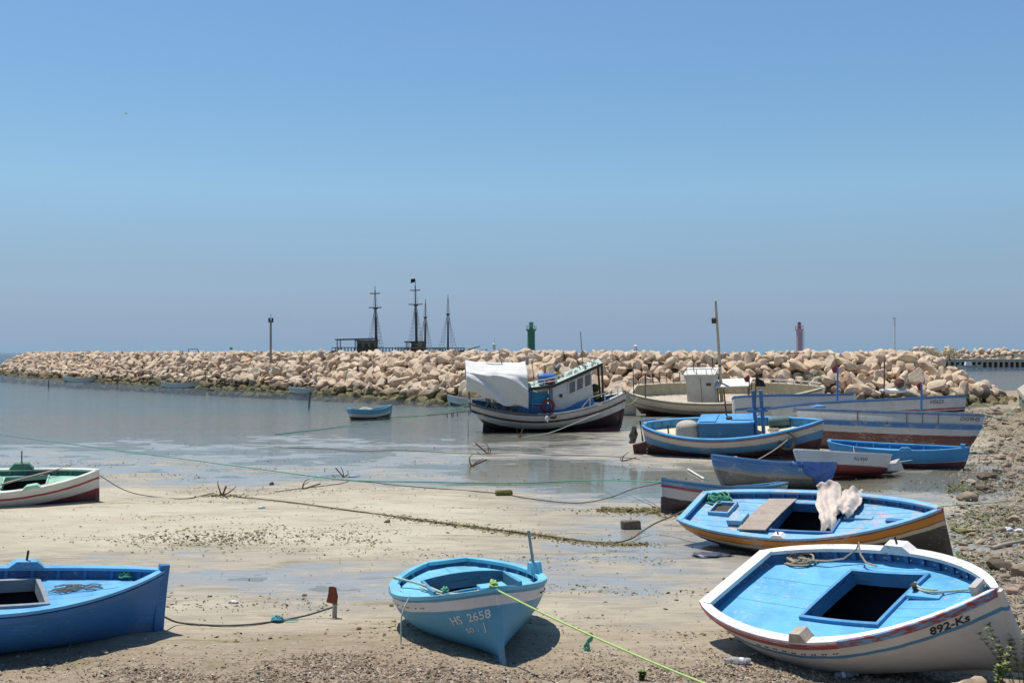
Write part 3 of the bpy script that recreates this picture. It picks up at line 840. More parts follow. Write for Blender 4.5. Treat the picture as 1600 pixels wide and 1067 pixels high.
def sheer_strip(b, name, m, w=.08, hgt=.045, lift=0.0, out=.015, s0=0.0, s1=1.0, sides=(1, -1), ns=40, sd=None, parent=None, stern=None):
    """a plank swept along the sheer (or at depth sd: a rubbing strake)"""
    h = b.h; bm = bmesh.new()
    for side in sides:
        rings = []
        for s in np.linspace(s0, s1, ns):
            if sd is None:
                P = h.pt(s, 1.0, side); yo = abs(P[1])+out; yi = max(abs(P[1])-w, 0.004); z = P[2]+lift
                rings.append([(P[0], side*yo, z), (P[0], side*yo, z+hgt), (P[0], side*yi, z+hgt), (P[0], side*yi, z)])
            else:
                t1, t2 = h.t_at_sd(s, sd), h.t_at_sd(s, sd+hgt)
                A, B_ = h.pt(s, t1, side), h.pt(s, t2, side)
                rings.append([(A[0], A[1]-side*.01, A[2]), (A[0], A[1]+side*out, A[2]), (B_[0], B_[1]+side*out, B_[2]), (B_[0], B_[1]-side*.01, B_[2])])
        loft(bm, rings)
    if stern and h.tw > 0.05:
        P = h.pt(0, 1.0, 1); y = abs(P[1])+out; x = P[0]; z = P[2]+lift
        loft(bm, [[(x-.02, yy_, z-.001), (x-.02, yy_, z+hgt+.003), (x+stern, yy_, z+hgt+.003), (x+stern, yy_, z-.001)] for yy_ in np.linspace(-y-.002, y+.002, 9)])
    return part(name, bm, m, parent or b.root, 40)
def stem_post(b, m, w=.07, fwd=.05, top=.06, s=1.0, name='stem_post'):
    h = b.h; bm = bmesh.new(); rings = []
    for t in np.linspace(0, 1, 12):
        P = h.pt(s, t, 1); x = P[0]; sg = 1 if s > .5 else -1
        z = P[2]+(top if t == 1 else 0)-(0.03 if t == 0 else 0)
        rings.append([(x-sg*.08, w/2+.012, z), (x+sg*fwd, w/2*.7, z), (x+sg*fwd, -w/2*.7, z), (x-sg*.08, -w/2-.012, z)])
    loft(bm, rings)
    o = part(name, bm, m, b.root, 30); co = np.array([v_.co.z for v_ in o.data.vertices])
    at_ = o.data.attributes.new('sd', 'FLOAT', 'POINT'); at_.data.foreach_set('value', (float(h.zs(s))-co).astype(np.float32))
    return o
def keel(b, m, w=.07, dp=.06):
    h = b.h; bm = bmesh.new(); rings = []
    for s in np.linspace(0.03, 1, 22):
        P = h.pt(s, 0, 1); rings.append([(P[0], w/2, P[2]+.03), (P[0], w/2, P[2]-dp), (P[0], -w/2, P[2]-dp), (P[0], -w/2, P[2]+.03)])
    loft(bm, rings)
    return part('keel', bm, m, b.root)
def zdeck(b, x, y, sd, camber=.04):
    h = b.h; s = min(max(x/h.L+.5, 0), 1)
    hb = max(float(h.half_at(s, sd)), .05)
    return float(h.zs(s))-sd+camber*(1-min(1, (y/hb)**2))*(hb/(h.B/2))
def deck(b, m, sd=.15, plank=.18, hatch=None, s0=.012, s1=.985, camber=.04, gap=.007, name='deck_plank'):
    h = b.h
    S = np.unique(np.concatenate([np.linspace(s0, s1, 27)]+([[hatch[0]/h.L+.5, hatch[1]/h.L+.5]] if hatch else [])))
    hbs = np.array([max(float(h.half_at(s, sd))-.045, 0.0) for s in S]); X = S*h.L-h.L/2
    edges = [0.0]
    if hatch:
        ya, yb = hatch[2], hatch[3]
        n = max(1, round((yb-ya)/plank)); edges = list(np.linspace(ya, yb, n+1))
    while edges[-1] < h.B/2: edges.append(edges[-1]+plank)
    while edges[0] > -h.B/2: edges.insert(0, edges[0]-plank)
    for y0, y1 in zip(edges[:-1], edges[1:]):
        runs, cur = [], []
        for i in range(len(S)):
            a, c = max(y0+gap/2, -hbs[i]), min(y1-gap/2, hbs[i]); ok = c-a > .006
            if hatch and ok and hatch[0]+1e-4 < X[i] < hatch[1]-1e-4 and y0 >= hatch[2]-1e-4 and y1 <= hatch[3]+1e-4: ok = False
            if hatch and cur and abs(X[i]-hatch[1]) < 1e-4 and y0 >= hatch[2]-1e-4 and y1 <= hatch[3]+1e-4:
                runs.append(cur); cur = []
            if ok: cur.append((i, a, c))
            else:
                if len(cur) > 1: runs.append(cur)
                cur = []
        if len(cur) > 1: runs.append(cur)
        for run in runs:
            if len(run) < 2: continue
            inside = hatch and y0 >= hatch[2]-1e-4 and y1 <= hatch[3]+1e-4
            if inside and X[run[0][0]] < hatch[0]-1e-4 and X[run[-1][0]] > hatch[1]+1e-4: continue
            if inside and abs(X[run[0][0]]-hatch[0]) < 1e-4 and abs(X[run[-1][0]]-hatch[1]) < 1e-4: continue
            bm = bmesh.new(); rings = []; lift = rnd.uniform(-.0025, .0025)
            for i, a, c in run:
                za, zc = zdeck(b, X[i], a, sd, camber)+lift, zdeck(b, X[i], c, sd, camber)+lift
                rings.append([(X[i], a, za), (X[i], c, zc), (X[i], c, zc-.022), (X[i], a, za-.022)])
            loft(bm, rings)
            part(name, bm, m, b.root, 30)
def coaming(b, m, hatch, sd, up=.07, down=.10, th=.045, camber=.04, name='hatch_coaming', fore=None, bow=0.0):
    xa, xb, ya, yb = hatch
    def bar(p, q, n=7, up=up):
        bm = bmesh.new(); rings = []
        d = Vector((q[0]-p[0], q[1]-p[1], 0)).normalized(); nn = Vector((-d.y, d.x, 0))*th/2
        for k in range(n):
            t = k/(n-1); x, y = p[0]+(q[0]-p[0])*t, p[1]+(q[1]-p[1])*t
            z = zdeck(b, x, y, sd, camber)+bow*(1-(2*t-1)**2)*(1 if abs(d.y) > .5 else 0)
            rings.append([(x-nn.x, y-nn.y, z-down), (x-nn.x, y-nn.y, z+up), (x+nn.x, y+nn.y, z+up), (x+nn.x, y+nn.y, z-down)])
        loft(bm, rings)
        return part(name, bm, m, b.root, 30)
    e = th/2
    bar((xa-e, ya-th), (xa-e, yb+th)); bar((xb+e, ya-th), (xb+e, yb+th), up=fore if fore is not None else up)
    bar((xa-.001, ya-e), (xb+.001, ya-e)); bar((xa-.001, yb+e), (xb+.001, yb+e))
def ribs(b, m, sd, n=12, s0=.08, s1=.93, size=.04, sides=(1, -1), inset=.036, name='rib', top=.01):
    h = b.h
    for side in sides:
        for s in np.linspace(s0, s1, n):
            bm = bmesh.new(); rings = []
            for q in np.linspace(sd+.02, top, 4):
                P = h.pt(s, h.t_at_sd(s, q), side); y = max(abs(P[1])-inset, .02); yi = max(y-size, .008)
                rings.append([(P[0]-size*.6, side*y, P[2]), (P[0]+size*.6, side*y, P[2]), (P[0]+size*.6, side*yi, P[2]), (P[0]-size*.6, side*yi, P[2])])
            loft(bm, rings)
            part(name, bm, m, b.root, 30)
def thole(b, m, s, side, ln=.34, hgt=.09, w=.11, pin=True, pm=None, lift=.045):
    """block on the rail that carries the thole pin"""
    h = b.h; bm = bmesh.new(); rings = []
    x0 = h.pt(s, 1, side)[0]
    for f, k in ((-.5, .02), (-.28, 1), (.28, 1), (.5, .02)):
        ss2 = s+f*ln/h.L; P = h.pt(ss2, 1, side); z = P[2]+lift+.001; yo, yi = abs(P[1])+.022, abs(P[1])-w
        rings.append([(P[0], side*yo, z-.004), (P[0], side*yo, z+hgt*k), (P[0], side*yi, z+hgt*k), (P[0], side*yi, z-.004)])
    loft(bm, rings); o = part('thole_block', bm, m, b.root, 25)
    if pin:
        P = h.pt(s, 1, side); bm = bmesh.new(); c = (P[0], side*(abs(P[1])-w*.4), P[2]+lift)
        tube(bm, [c, (c[0]+.01, c[1], c[2]+hgt+pin if pin is not True else c[2]+hgt+.1)], .016, 7); part('thole_pin', bm, pm or m_dark, o)
    return o
def lettering(b, text, s0, sd0, size, m, side=-1, slant=0.15, name='lettering', stretch=1.0, rise=0.0, bold=0.0):
    cu = bpy.data.curves.new('lettering', 'FONT'); cu.body = text; cu.size = size; cu.shear = slant; cu.resolution_u = 3; cu.offset = bold
    tmp = bpy.data.objects.new('lettering', cu); COL.objects.link(tmp)
    dg = bpy.context.evaluated_depsgraph_get(); dg.update()
    me = bpy.data.meshes.new_from_object(tmp.evaluated_get(dg))
    bpy.data.objects.remove(tmp)
    bm = bmesh.new(); bm.from_mesh(me)
    h = b.h; direc = 1 if side == -1 else -1
    bmesh.ops.triangulate(bm, faces=bm.faces)
    for v_ in bm.verts:
        s = s0+direc*v_.co.x*stretch/h.L; sd = sd0-v_.co.y-rise*v_.co.x
        P = h.pt(s, float(h.t_at_sd(s, sd)), side)
        v_.co = Vector((P[0]+(.004 if s > .8 else 0), P[1]+side*.006, P[2]-.001))
    me2 = mesh_bm('lettering', bm, 30, False); bpy.data.meshes.remove(me)
    return link(name, me2, m, b.hull)
def cloth_mesh(name, pts_fn, nu, nv, m, parent, th=.012):
    bm = bmesh.new(); g = [[bm.verts.new(tuple(pts_fn(i/(nu-1), j/(nv-1)))) for j in range(nv)] for i in range(nu)]
    for i in range(nu-1):
        for j in range(nv-1): bm.faces.new((g[i][j], g[i+1][j], g[i+1][j+1], g[i][j+1]))
    bmesh.ops.recalc_face_normals(bm, faces=bm.faces)
    me = bpy.data.meshes.new(name); bm.to_mesh(me); bm.free(); smooth(me, 80)
    o = link(name, me, m, parent)
    sol = o.modifiers.new('thickness', 'SOLIDIFY'); sol.thickness = th; sol.offset = 0
    return o
def coil(name, label, m, c, r, n=9, rad=.012, spread=.5, M=None, cat='rope', flat=.35, tail=None):
    """a heap of rope: loops of uneven size lying on one another"""
    bm = bmesh.new(); pts = []
    for k in range(n*16):
        a = 2*PI*k/16; rr = r*(0.55+0.45*math.sin(k*.37+1)*math.sin(k*.113))
        pts.append(Vector((rr*math.cos(a)*(1+spread)+.25*r*math.sin(k*.05), rr*math.sin(a)+.12*r*math.cos(k*.07), rad+flat*r*(k/(n*16))*(.5+.5*math.sin(k*.61)))))
    if tail: pts += [Vector(q) for q in tail]
    tube(bm, pts, rad, 5)
    e = link(name, mesh_bm(name, bm, 60), m)
    e.matrix_world = (M or Matrix()) @ Matrix.Translation(Vector(c))
    return tag(e, label, cat)
# shared colours
INSIDE = mat_plain('bare_inside', (0.10, 0.085, 0.07), .85, .4, 3)
INSIDE_BLUE = mat_paint('blue_inside', (.045, .14, .30), .4); DARK_HOLD = mat_plain('shade_black_hold', (.018, .018, .022), .9, .4, 4)  # hold coloured near-black so open hatches look deep in shade
m_rope_tan = mat_plain('old_hemp', (0.42, 0.35, 0.26), .95, .35, 40)
m_rope_green = mat_plain('green_nylon', (0.10, 0.34, 0.22), .7, .3, 40)
m_rope_pale = mat_plain('pale_nylon', (0.45, 0.52, 0.42), .7, .3, 40)
m_rope_dark = mat_plain('tarred_rope', (0.10, 0.10, 0.085), .9, .3, 40)
m_rope_lime = mat_plain('lime_nylon', (0.42, 0.58, 0.20), .6, .25, 40)
m_rope_weed = mat_plain('weedy_rope', (0.16, 0.135, 0.075), .95, .5, 20)
m_cloth = mat_plain('sun_bleached_cloth', (0.62, 0.53, 0.46), .95, .25, 9, bump=.6)
m_black_letters = mat_plain('black_letters', (0.025, 0.025, 0.03), .6)
m_white_letters = mat_plain('white_letters', (0.66, 0.68, 0.68), .6, .3, 20)
m_iron = mat_plain('rusty_iron', (0.15, 0.075, 0.045), .85, .5, 9, bump=.6)

# --- 1: white boat, right foreground
b = start_boat('rowing_boat', 'white boat with sky blue deck and open hatch, heeled over in the right foreground', 'boat',
    dict(D=1.05, sb=0.32, ss=0.10, tw=0.60, rake_b=-0.15, rake_s=0.7, n=2.3), [4.663, 14.61, -0.949, 0.417, -0.086, 4.122, 2.300])
W = b; BOATP['white'] = b
m_wh = mat_hull('white_hull', [(.175, (.56, .545, .515)), (.222, (.08, .22, .36))], (.52, .50, .475), wear=.12, stain_amt=.10, mud=.62)
m_rail = mat_paint('white_rail', (.74, .71, .67), .5, (.42, .38, .33), .55, .15)
m_sky = mat_paint('sky_blue_deck', (.12, .41, .66), .45, (.42, .47, .52), .5, .10)
m_navy = mat_paint('deep_blue_paint', (.045, .16, .35), .25, (.30, .33, .36))
m_maroon = mat_paint('maroon_strake', (.26, .055, .06), .35, (.45, .40, .36))
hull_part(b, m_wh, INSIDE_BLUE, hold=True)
HT = (-.52, .60, -.44, .68)
deck(b, m_sky, .14, .20, HT, gap=.003)
coaming(b, mat_paint('coaming_blue', (.07, .27, .50), .3), HT, .14, .045, .16, .05)
sheer_strip(b, 'gunwale', m_rail, .115, .05, 0, .015, stern=.20)
sheer_strip(b, 'rubbing_strake', m_maroon, out=.032, s0=.0, s1=.62, sd=-.012, hgt=.06)
m_mixed = NT('red_and_blue_strake'); _c = m_mixed.coord('Object'); _n = m_mixed.noise(m_mixed.coord('Object', (.8, 5, 9)), 2.6, 5, .7)
m_mixed.bsdf(m_mixed.mix(m_mixed.mapr(_n, .42, .6), (.24, .05, .06), (.13, .30, .47)), .5, m_mixed.bump(_n, .3, .01)); m_mixed = m_mixed.m
sheer_strip(b, 'bow_strake', m_mixed, out=.036, s0=.62, s1=1.0, sd=-.055, hgt=.095, sides=(-1,))
ribs(b, m_navy, .14, 13, .12, .93, .045)
m_nail = mat_plain('pale_putty', (.6, .6, .58), .6)
for s in np.linspace(.40, .93, 11):
    bm = bmesh.new(); P = b.h.pt(s, b.h.t_at_sd(s, .075), 1); lathe(bm, [(.012, 0), (.012, .012), (.004, .016)], 8, (P[0]-.05, abs(P[1])-.075, P[2])); part('bolt_head', bm, m_nail, b.root)
stem_post(b, m_wh, .075, .05, .02); keel(b, m_wh)
thole(b, m_rail, .50, 1, .52, .10, .13, .10); thole(b, mat_plain('bare_block', (.44, .37, .29), .9, .4, 8, bump=.8), .49, -1, .26, .12, .15, False)
bm = bmesh.new(); P = b.h.pt(.955, 1, 1); box(bm, (P[0]-.06, .0, P[2]+.07), (.09, .20, .12)); part('bitt', bm, mat_paint('grey_bitt', (.42, .42, .40), .5), b.root)
bm = bmesh.new(); box(bm, (.90, .20, zdeck(b, .9, .2, .14)+.022), (.46, .13, .045)); cleat = part('cleat', bm, m_sky, b.root)
bm = bmesh.new(); lathe(bm, [(.03, 0), (.03, .08), (.045, .10), (.02, .12)], 8, (.74, .26, zdeck(b, .74, .26, .14)+.04)); part('peg', bm, m_dark, cleat)
bm = bmesh.new()
for k in range(9):
    s = .30+.036*k
    for dx in (0, .05):
        P = b.h.pt(s+dx/5, b.h.t_at_sd(s+dx/5, .145-.006*math.sin(k)), -1); box(bm, (P[0], P[1]-.002, P[2]), (.022, .012, .012))
part('scuppers', bm, m_dark, b.hull)
lettering(b, '892-Ks', .845, .165, .135, m_black_letters, -1, .25, stretch=.95, bold=.003)
coil('rope_coil', 'tangled heap of pale rope on the blue deck of the white boat', m_rope_tan, (-1.5, .80, zdeck(b, -1.5, .80, .14)+.005), .13, 11, .013, 1.3, b.M, flat=.8,
     tail=[(.5, .0, .06), (.7, .10, .05), (.9, .2, .16), (.95, .22, .25), (1.0, .12, .12), (1.1, .05, .05), (1.3, .0, .04)])
pts = curve_pts([to_world(b, q) for q in [(.66, .36, zdeck(b, .66, .36, .14)+.09), (.74, .30, zdeck(b, .74, .3, .14)+.06), (1.0, .22, zdeck(b, 1.0, .22, .14)+.06), (1.35, .32, zdeck(b, 1.35, .32, .14)+.02), (1.72, .2, zdeck(b, 1.72, .2, .14)+.10), (1.88, .05, b.h.zs(.95)+.07)]], 6)
bm = bmesh.new(); tube(bm, pts, .013, 6); tube(bm, [p+Vector((.02, .02, .02)) for p in pts[:14]], .012, 6)
tag(link('mooring_line', mesh_bm('mooring_line', bm, 60), m_rope_pale), 'thin pale line from hatch to bow on the white boat', 'rope')

# --- 2: light blue boat, centre foreground
b = start_boat('rowing_boat', 'light blue boat with a white band, bow towards the viewer in the centre foreground', 'boat',
    dict(D=0.85, sb=0.30, ss=0.12, tw=0.25, rake_b=-0.08, rake_s=0.2, n=2.3), [-0.542, 16.237, -1.323, 0.072, -0.028, 3.481, 2.195]); BOATP['hs'] = b
m_aq = mat_paint('aqua_paint', (.17, .47, .60), .22, (.35, .42, .45), .5, .06); m_aqd = mat_paint('aqua_dark', (.08, .27, .41), .3)
m_h = mat_hull('aqua_hull', [(.035, (.10, .30, .43)), (.165, (.68, .65, .63))], (.10, .33, .49), wear=.16, stain_amt=.12, mud=.62, wearcol=(.30, .38, .40))
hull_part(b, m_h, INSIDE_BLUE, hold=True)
HT = (-.58, .40, -.56, .62); deck(b, m_aq, .08, .17, HT, camber=.10, gap=.002)
coaming(b, m_aqd, HT, .08, .08, .14, .045, .10, bow=.02, fore=.015)
sheer_strip(b, 'gunwale', m_aq, .10, .05, 0, .025, stern=.13)
ribs(b, m_aqd, .08, 11, .10, .90, .045)
stem_post(b, m_h, .06, .03, .03); keel(b, m_aqd)
o = thole(b, m_aq, .43, 1, .22, .16, .15, False); P = b.h.pt(.43, 1, 1)
bm = bmesh.new(); tube(bm, [(P[0], P[1]-.08, P[2]+.1), (P[0]+.02, P[1]-.10, P[2]+.36), (P[0]+.05, P[1]-.13, P[2]+.68)], .022, 7); part('thole_pin', bm, m_grey, o)
thole(b, m_aq, .42, -1, .34, .06, .13, False)
bm = bmesh.new(); P = b.h.pt(.97, 1, 1); box(bm, (P[0]-.20, 0, P[2]+.035), (.30, .34, .05)); part('breasthook', bm, m_aq, b.root)
bm = bmesh.new()
for k in range(10):
    s = .42+.034*k+(.02 if k % 3 else 0); P = b.h.pt(s, b.h.t_at_sd(s, .11), -1); box(bm, (P[0], P[1]-.002, P[2]), (.028, .012, .011))
    P = b.h.pt(s, b.h.t_at_sd(s, .10), 1); box(bm, (P[0], P[1]+.002, P[2]), (.04, .014, .016))
part('scuppers', bm, m_dark, b.hull)
lettering(b, 'HS  2658', .82, .36, .150, m_white_letters, -1, .1, stretch=.98, rise=.10, bold=.002)
lettering(b, 'so .  J', .86, .48, .14, m_white_letters, -1, .1, stretch=.98, rise=.08)
bm = bmesh.new()
bowp = (b.h.L/2-.03, 0, float(b.h.zs(1))+.06)
a_ = [(-1.0, -.95, float(b.h.zs(.25))+.08), (-.3, -.62, zdeck(b, -.3, -.6, .08)+.11), (.35, -.42, zdeck(b, .35, -.4, .08)+.06), (.9, -.18, float(b.h.zs(.8))+.0), (1.45, -.03, float(b.h.zs(.95))+.06)]
tube(bm, curve_pts([to_world(b, q) for q in a_], 6), .017, 6); tube(bm, curve_pts([to_world(b, (q[0], q[1]-.05, q[2]-.015)) for q in a_[1:]], 6), .014, 6)
tag(link('mooring_line', mesh_bm('mooring_line', bm, 60), m_rope_pale), 'pale green line running along the hatch of the light blue boat to its bow', 'rope')
coil('rope_knot', 'lime green knot of rope on the bow of the light blue boat', m_rope_lime, (1.56, 0, float(b.h.zs(.95))+.07), .055, 9, .014, .3, b.M, flat=1.4)
coil('rope_knot', 'small green knot of rope inside the hatch edge of the light blue boat', m_rope_green, (.32, -.42, zdeck(b, .3, -.42, .11)+.12), .045, 7, .012, .8, b.M, flat=1.0)
bm = bmesh.new(); P = [to_world(b, q) for q in [(.55, -.95, float(b.h.zs(.62))+.07), (.56, -1.08, .55), (.57, -1.12, .2)]]; g_ = P[-1].copy(); g_.z = .03
tube(bm, curve_pts(P+[g_, g_+Vector((.14, -.12, 0)), g_+Vector((.3, -.22, .0))], 6), .011, 6)
tag(link('hanging_line', mesh_bm('hanging_line', bm, 60), m_rope_pale), 'thin pale line hanging down the side of the light blue boat', 'rope')

# --- 3: dark blue boat, left foreground
b = start_boat('rowing_boat', 'deep blue boat with an upright stem post, cut by the left edge in the foreground', 'boat',
    dict(D=0.95, sb=0.30, ss=0.15, tw=0.5, rake_b=-0.05, rake_s=0.3, n=2.3), [-6.917, 15.138, 0.536, 0.179, 0.084, 4.294, 1.790]); BOATP['blue'] = b
m_b3 = mat_paint('mid_blue_deck', (.12, .39, .66), .48, (.40, .43, .42), .5, .14); m_b3d = mat_paint('dark_blue_paint', (.045, .17, .40), .2, (.2, .25, .3))
m_h = mat_hull('dark_blue_hull', [(.10, (.035, .13, .32))], (.035, .165, .42), wear=.30, stain_amt=.22, mud=.58, wearcol=(.20, .29, .40), stain=(.03, .04, .05))
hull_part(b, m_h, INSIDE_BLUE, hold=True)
HT = (-.75, .55, -.32, .60); deck(b, m_b3, .13, .16, HT)
coaming(b, mat_paint('weathered_coaming', (.28, .31, .34), .6), HT, .13, .035, .14, .06)
sheer_strip(b, 'gunwale', m_b3, .10, .04, 0, .02, stern=.14); sheer_strip(b, 'rubbing_strake', m_b3d, out=.024, sd=.02, hgt=.08)
ribs(b, m_b3d, .13, 12); stem_post(b, m_b3d, .075, .06, .10); keel(b, m_b3d)
thole(b, m_b3, .60, 1, .46, .09, .13, .14)
bm = bmesh.new()
for k in range(26):
    a = rnd.uniform(-.25, .28); y = .12+rnd.uniform(-.11, .11); z = zdeck(b, .98+a, y, .13)+.012
    tube(bm, curve_pts([(.98+a-.12, y+rnd.uniform(-.04, .04), z), (.98+a, y+rnd.uniform(-.03, .03), z+.025), (.98+a+.12, y+rnd.uniform(-.04, .04), z)], 3), .007, 5)
o = link('netting', mesh_bm('netting', bm, 60), mat_plain('grey_netting', (.27, .26, .24), .95, .4, 30)); o.matrix_world = b.M; tag(o, 'small bundle of grey netting on the deck of the deep blue boat', 'netting')
coil('rope_coil', 'small green and white coil of rope at the bow of the deep blue boat', m_rope_green, (1.70, .30, zdeck(b, 1.7, .3, .13)+.02), .085, 8, .014, .2, b.M, flat=1.2)

# --- 4: green and white boat, left
b = start_boat('rowing_boat', 'white boat with mint green inside and red stripe on sand at the left edge', 'boat',
    dict(D=0.85, sb=0.3, ss=0.2, tw=0.5, rake_b=0.0, rake_s=0.3, n=2.3), [-13.196, 29.677, 0.290, 0.261, 0.008, 4.559, 1.746]); BOATP['green'] = b
m_mint = mat_paint('mint_paint', (.30, .55, .42), .4, (.5, .5, .44)); m_grn = mat_paint('deep_green', (.05, .20, .14), .3)
m_h = mat_hull('white_red_hull', [(.15, (.64, .63, .58)), (.215, (.34, .06, .08)), (.47, (.62, .60, .55))], (.20, .045, .05), wear=.22, mud=.55)
hull_part(b, m_h, mat_paint('green_inside', (.05, .16, .12), .4), hold=True)
HT = (-.05, 1.0, -.45, .55); deck(b, m_mint, .13, .17, HT); coaming(b, m_mint, HT, .13, .03, .10, .04)
sheer_strip(b, 'gunwale', mat_paint('pale_rail', (.60, .64, .56), .4), .10, .045, 0, .02, stern=.12); ribs(b, m_grn, .13, 11); stem_post(b, m_h, .06, .03, .05); keel(b, m_maroon)
thole(b, m_grn, .57, 1, .62, .16, .12, .34); thole(b, m_mint, .66, -1, .42, .09, .12, False)
bm = bmesh.new(); box(bm, (-.35, .0, zdeck(b, -.3, 0, .13)+.14), (.55, 1.0, .04), Matrix.Rotation(.5, 3, 'Y')); part('hatch_board', bm, m_mint, b.root)
m_oar = mat_paint('faded_oar', (.45, .29, .25), .5)
for nm, lab, A, B_ in (('oar', 'long faded red oar lying across the hatch of the green boat', (-.05, -.25, .12), (1.45, .62, .16)), ('oar', 'shorter reddish oar lying near the rail of the green boat', (.55, -.58, .10), (1.55, -.28, .10))):
    A = (A[0], A[1], zdeck(b, A[0], A[1], .13)+A[2]); B_ = (B_[0], B_[1], zdeck(b, B_[0], B_[1], .13)+B_[2])
    bm = bmesh.new(); tube(bm, [A, B_], .03, 8, .024)
    d_ = (Vector(A)-Vector(B_)).normalized(); q = Vector(A)+d_*.0
    loft(bm, [[tuple(q+d_*t_+Vector((0, w_, .012))) for w_ in (-w2, w2)]+[tuple(q+d_*t_+Vector((0, w_, -.012))) for w_ in (w2, -w2)] for t_, w2 in ((0, .03), (.15, .07), (.45, .075), (.5, .04))])
    o = link(nm, mesh_bm(nm, bm, 40), m_oar); o.matrix_world = b.M; tag(o, lab, 'oar')

# --- 5: orange striped boat, right middle
b = start_boat('rowing_boat', 'blue decked boat with yellow and red striped sides behind the white boat', 'boat',
    dict(D=0.9, sb=0.32, ss=0.10, tw=0.62, rake_b=-0.05, rake_s=0.5, n=2.3), [6.076, 22.788, -0.652, 0.368, -0.040, 5.231, 2.029]); BOATP['orange'] = b
m_wb = mat_paint('worn_blue_deck', (.15, .42, .66), 1.0, (.47, .40, .36), .55, .32)
m_h = mat_hull('orange_hull', [(.045, (.22, .06, .055)), (.185, (.50, .215, .035)), (.215, (.30, .075, .05)), (.30, (.50, .44, .32))], (.075, .065, .055), wear=.55, mud=.6, jit=.02)
hull_part(b, m_h, INSIDE_BLUE, hold=True); HT = (-.62, .62, -.52, .58); deck(b, m_wb, .11, .17, HT)
coaming(b, m_navy, HT, .11, .045, .14, .05)
sheer_strip(b, 'gunwale', m_wb, .11, .045, 0, .02, stern=.12); ribs(b, m_navy, .11, 15); stem_post(b, m_h, .05, .02, .05); keel(b, INSIDE)
m_ply = mat_paint('bare_board', (.36, .30, .245), .6, (.48, .40, .33), .8, .3)
bm = bmesh.new()
zl = lambda x, y: zdeck(b, x, y, .11)+.075
for k in range(4):
    y0, y1 = -.66+.34*k, -.66+.34*(k+1)-.008
    bm = bmesh.new()
    loft(bm, [[(x_+.10*(y_+.66), y_, zl(0, y_)+dz) for x_, dz in ((-1.28, .0), (-.66, .025), (-.66, -.005), (-1.28, -.03))] for y_ in (y0, y1)]); part('lid_board', bm, m_ply, b.root)
bm = bmesh.new(); z_ = zdeck(b, -1.95, .12, .11)
for (cx_, cy_, sx_, sy_) in ((-2.17, .14, .04, .46), (-1.73, .14, .04, .46), (-1.95, -.09, .48, .04), (-1.95, .37, .48, .04)): box(bm, (cx_, cy_, z_+.035), (sx_, sy_, .09))
sh_ = part('small_hatch_frame', bm, m_wb, b.root)
bm = bmesh.new(); box(bm, (-1.95, .14, z_+.008), (.40, .42, .012)); part('hatch_bottom', bm, m_dark, sh_)
bm = bmesh.new(); box(bm, (-1.42, -.28, z_+.05), (.34, .36, .10)); part('locker', bm, m_wb, b.root)
thole(b, m_white, .45, -1, .28, .06, .14, .06)
bm = bmesh.new(); box(bm, (.98, .05, zdeck(b, .98, .05, .11)+.02), (.56, .12, .035)); part('cleat', bm, m_wb, b.root)
bm = bmesh.new(); box(bm, (1.75, -.12, zdeck(b, 1.75, -.1, .11)+.02), (.34, .10, .035)); part('cleat', bm, m_navy, b.root)
coil('rope_coil', 'heap of green rope at the stern of the yellow striped boat', m_rope_green, (-2.25, .52, zdeck(b, -2.25, .5, .11)+.0), .20, 12, .017, .5, b.M, flat=.9)
def drape(lab, path, w, seed, amp=.035):
    """a crumpled cloth laid along a path over rail and coaming"""
    P = curve_pts(path, 10); n = len(P)-1
    def fn(u, v):
        k = u*n; i = min(int(k), n-1); p = P[i].lerp(P[i+1], k-i); d = (P[i+1]-P[i]); d.z = 0; d = d.normalized() if d.length > 1e-5 else Vector((0, 1, 0))
        side = Vector((d.y, -d.x, 0)); ww = w*(.70+.30*float(vnoise(u*4+seed, seed))+.30*math.sin(PI*min(1, u*1.1))); q = (v-.5)*2
        e_ = 1-q*q*.85; hgt = amp*(1.7*math.cos(q*PI*.5)+e_*(.8*math.sin(q*7+u*5+seed)+1.6*float(vnoise(u*7+seed, v*5+seed))+.6*float(vnoise(u*17+seed, v*11))))
        return p+side*(ww*q+.05*float(vnoise(u*12, seed+3)))+Vector((0, 0, .015+max(0.0, hgt)+.01))
    o = cloth_mesh('cloth', fn, 44, 22, m_cloth, None, .014); o.matrix_world = b.M; return tag(o, lab, 'cloth')
zd = lambda x, y, dz: (x, y, zdeck(b, x, y, .11)+dz)
drape('pale crumpled cloth trailing from the far rail into the hatch of the yellow striped boat', [(.06, 1.02, .62), (.08, .96, .95), zd(.12, .86, .22), zd(.18, .62, .14), zd(.30, .30, .10), zd(.40, .0, .07), zd(.46, -.22, .02), zd(.48, -.36, -.10)], .235, 3)
drape('pale ribbed sack lying on the deck beside the hatch of the yellow striped boat', [zd(.60, .92, .16), zd(.62, .80, .10), zd(.66, .55, .10), zd(.68, .25, .12), zd(.70, .06, .10), zd(.68, -.02, .05)], .25, 8, .055)

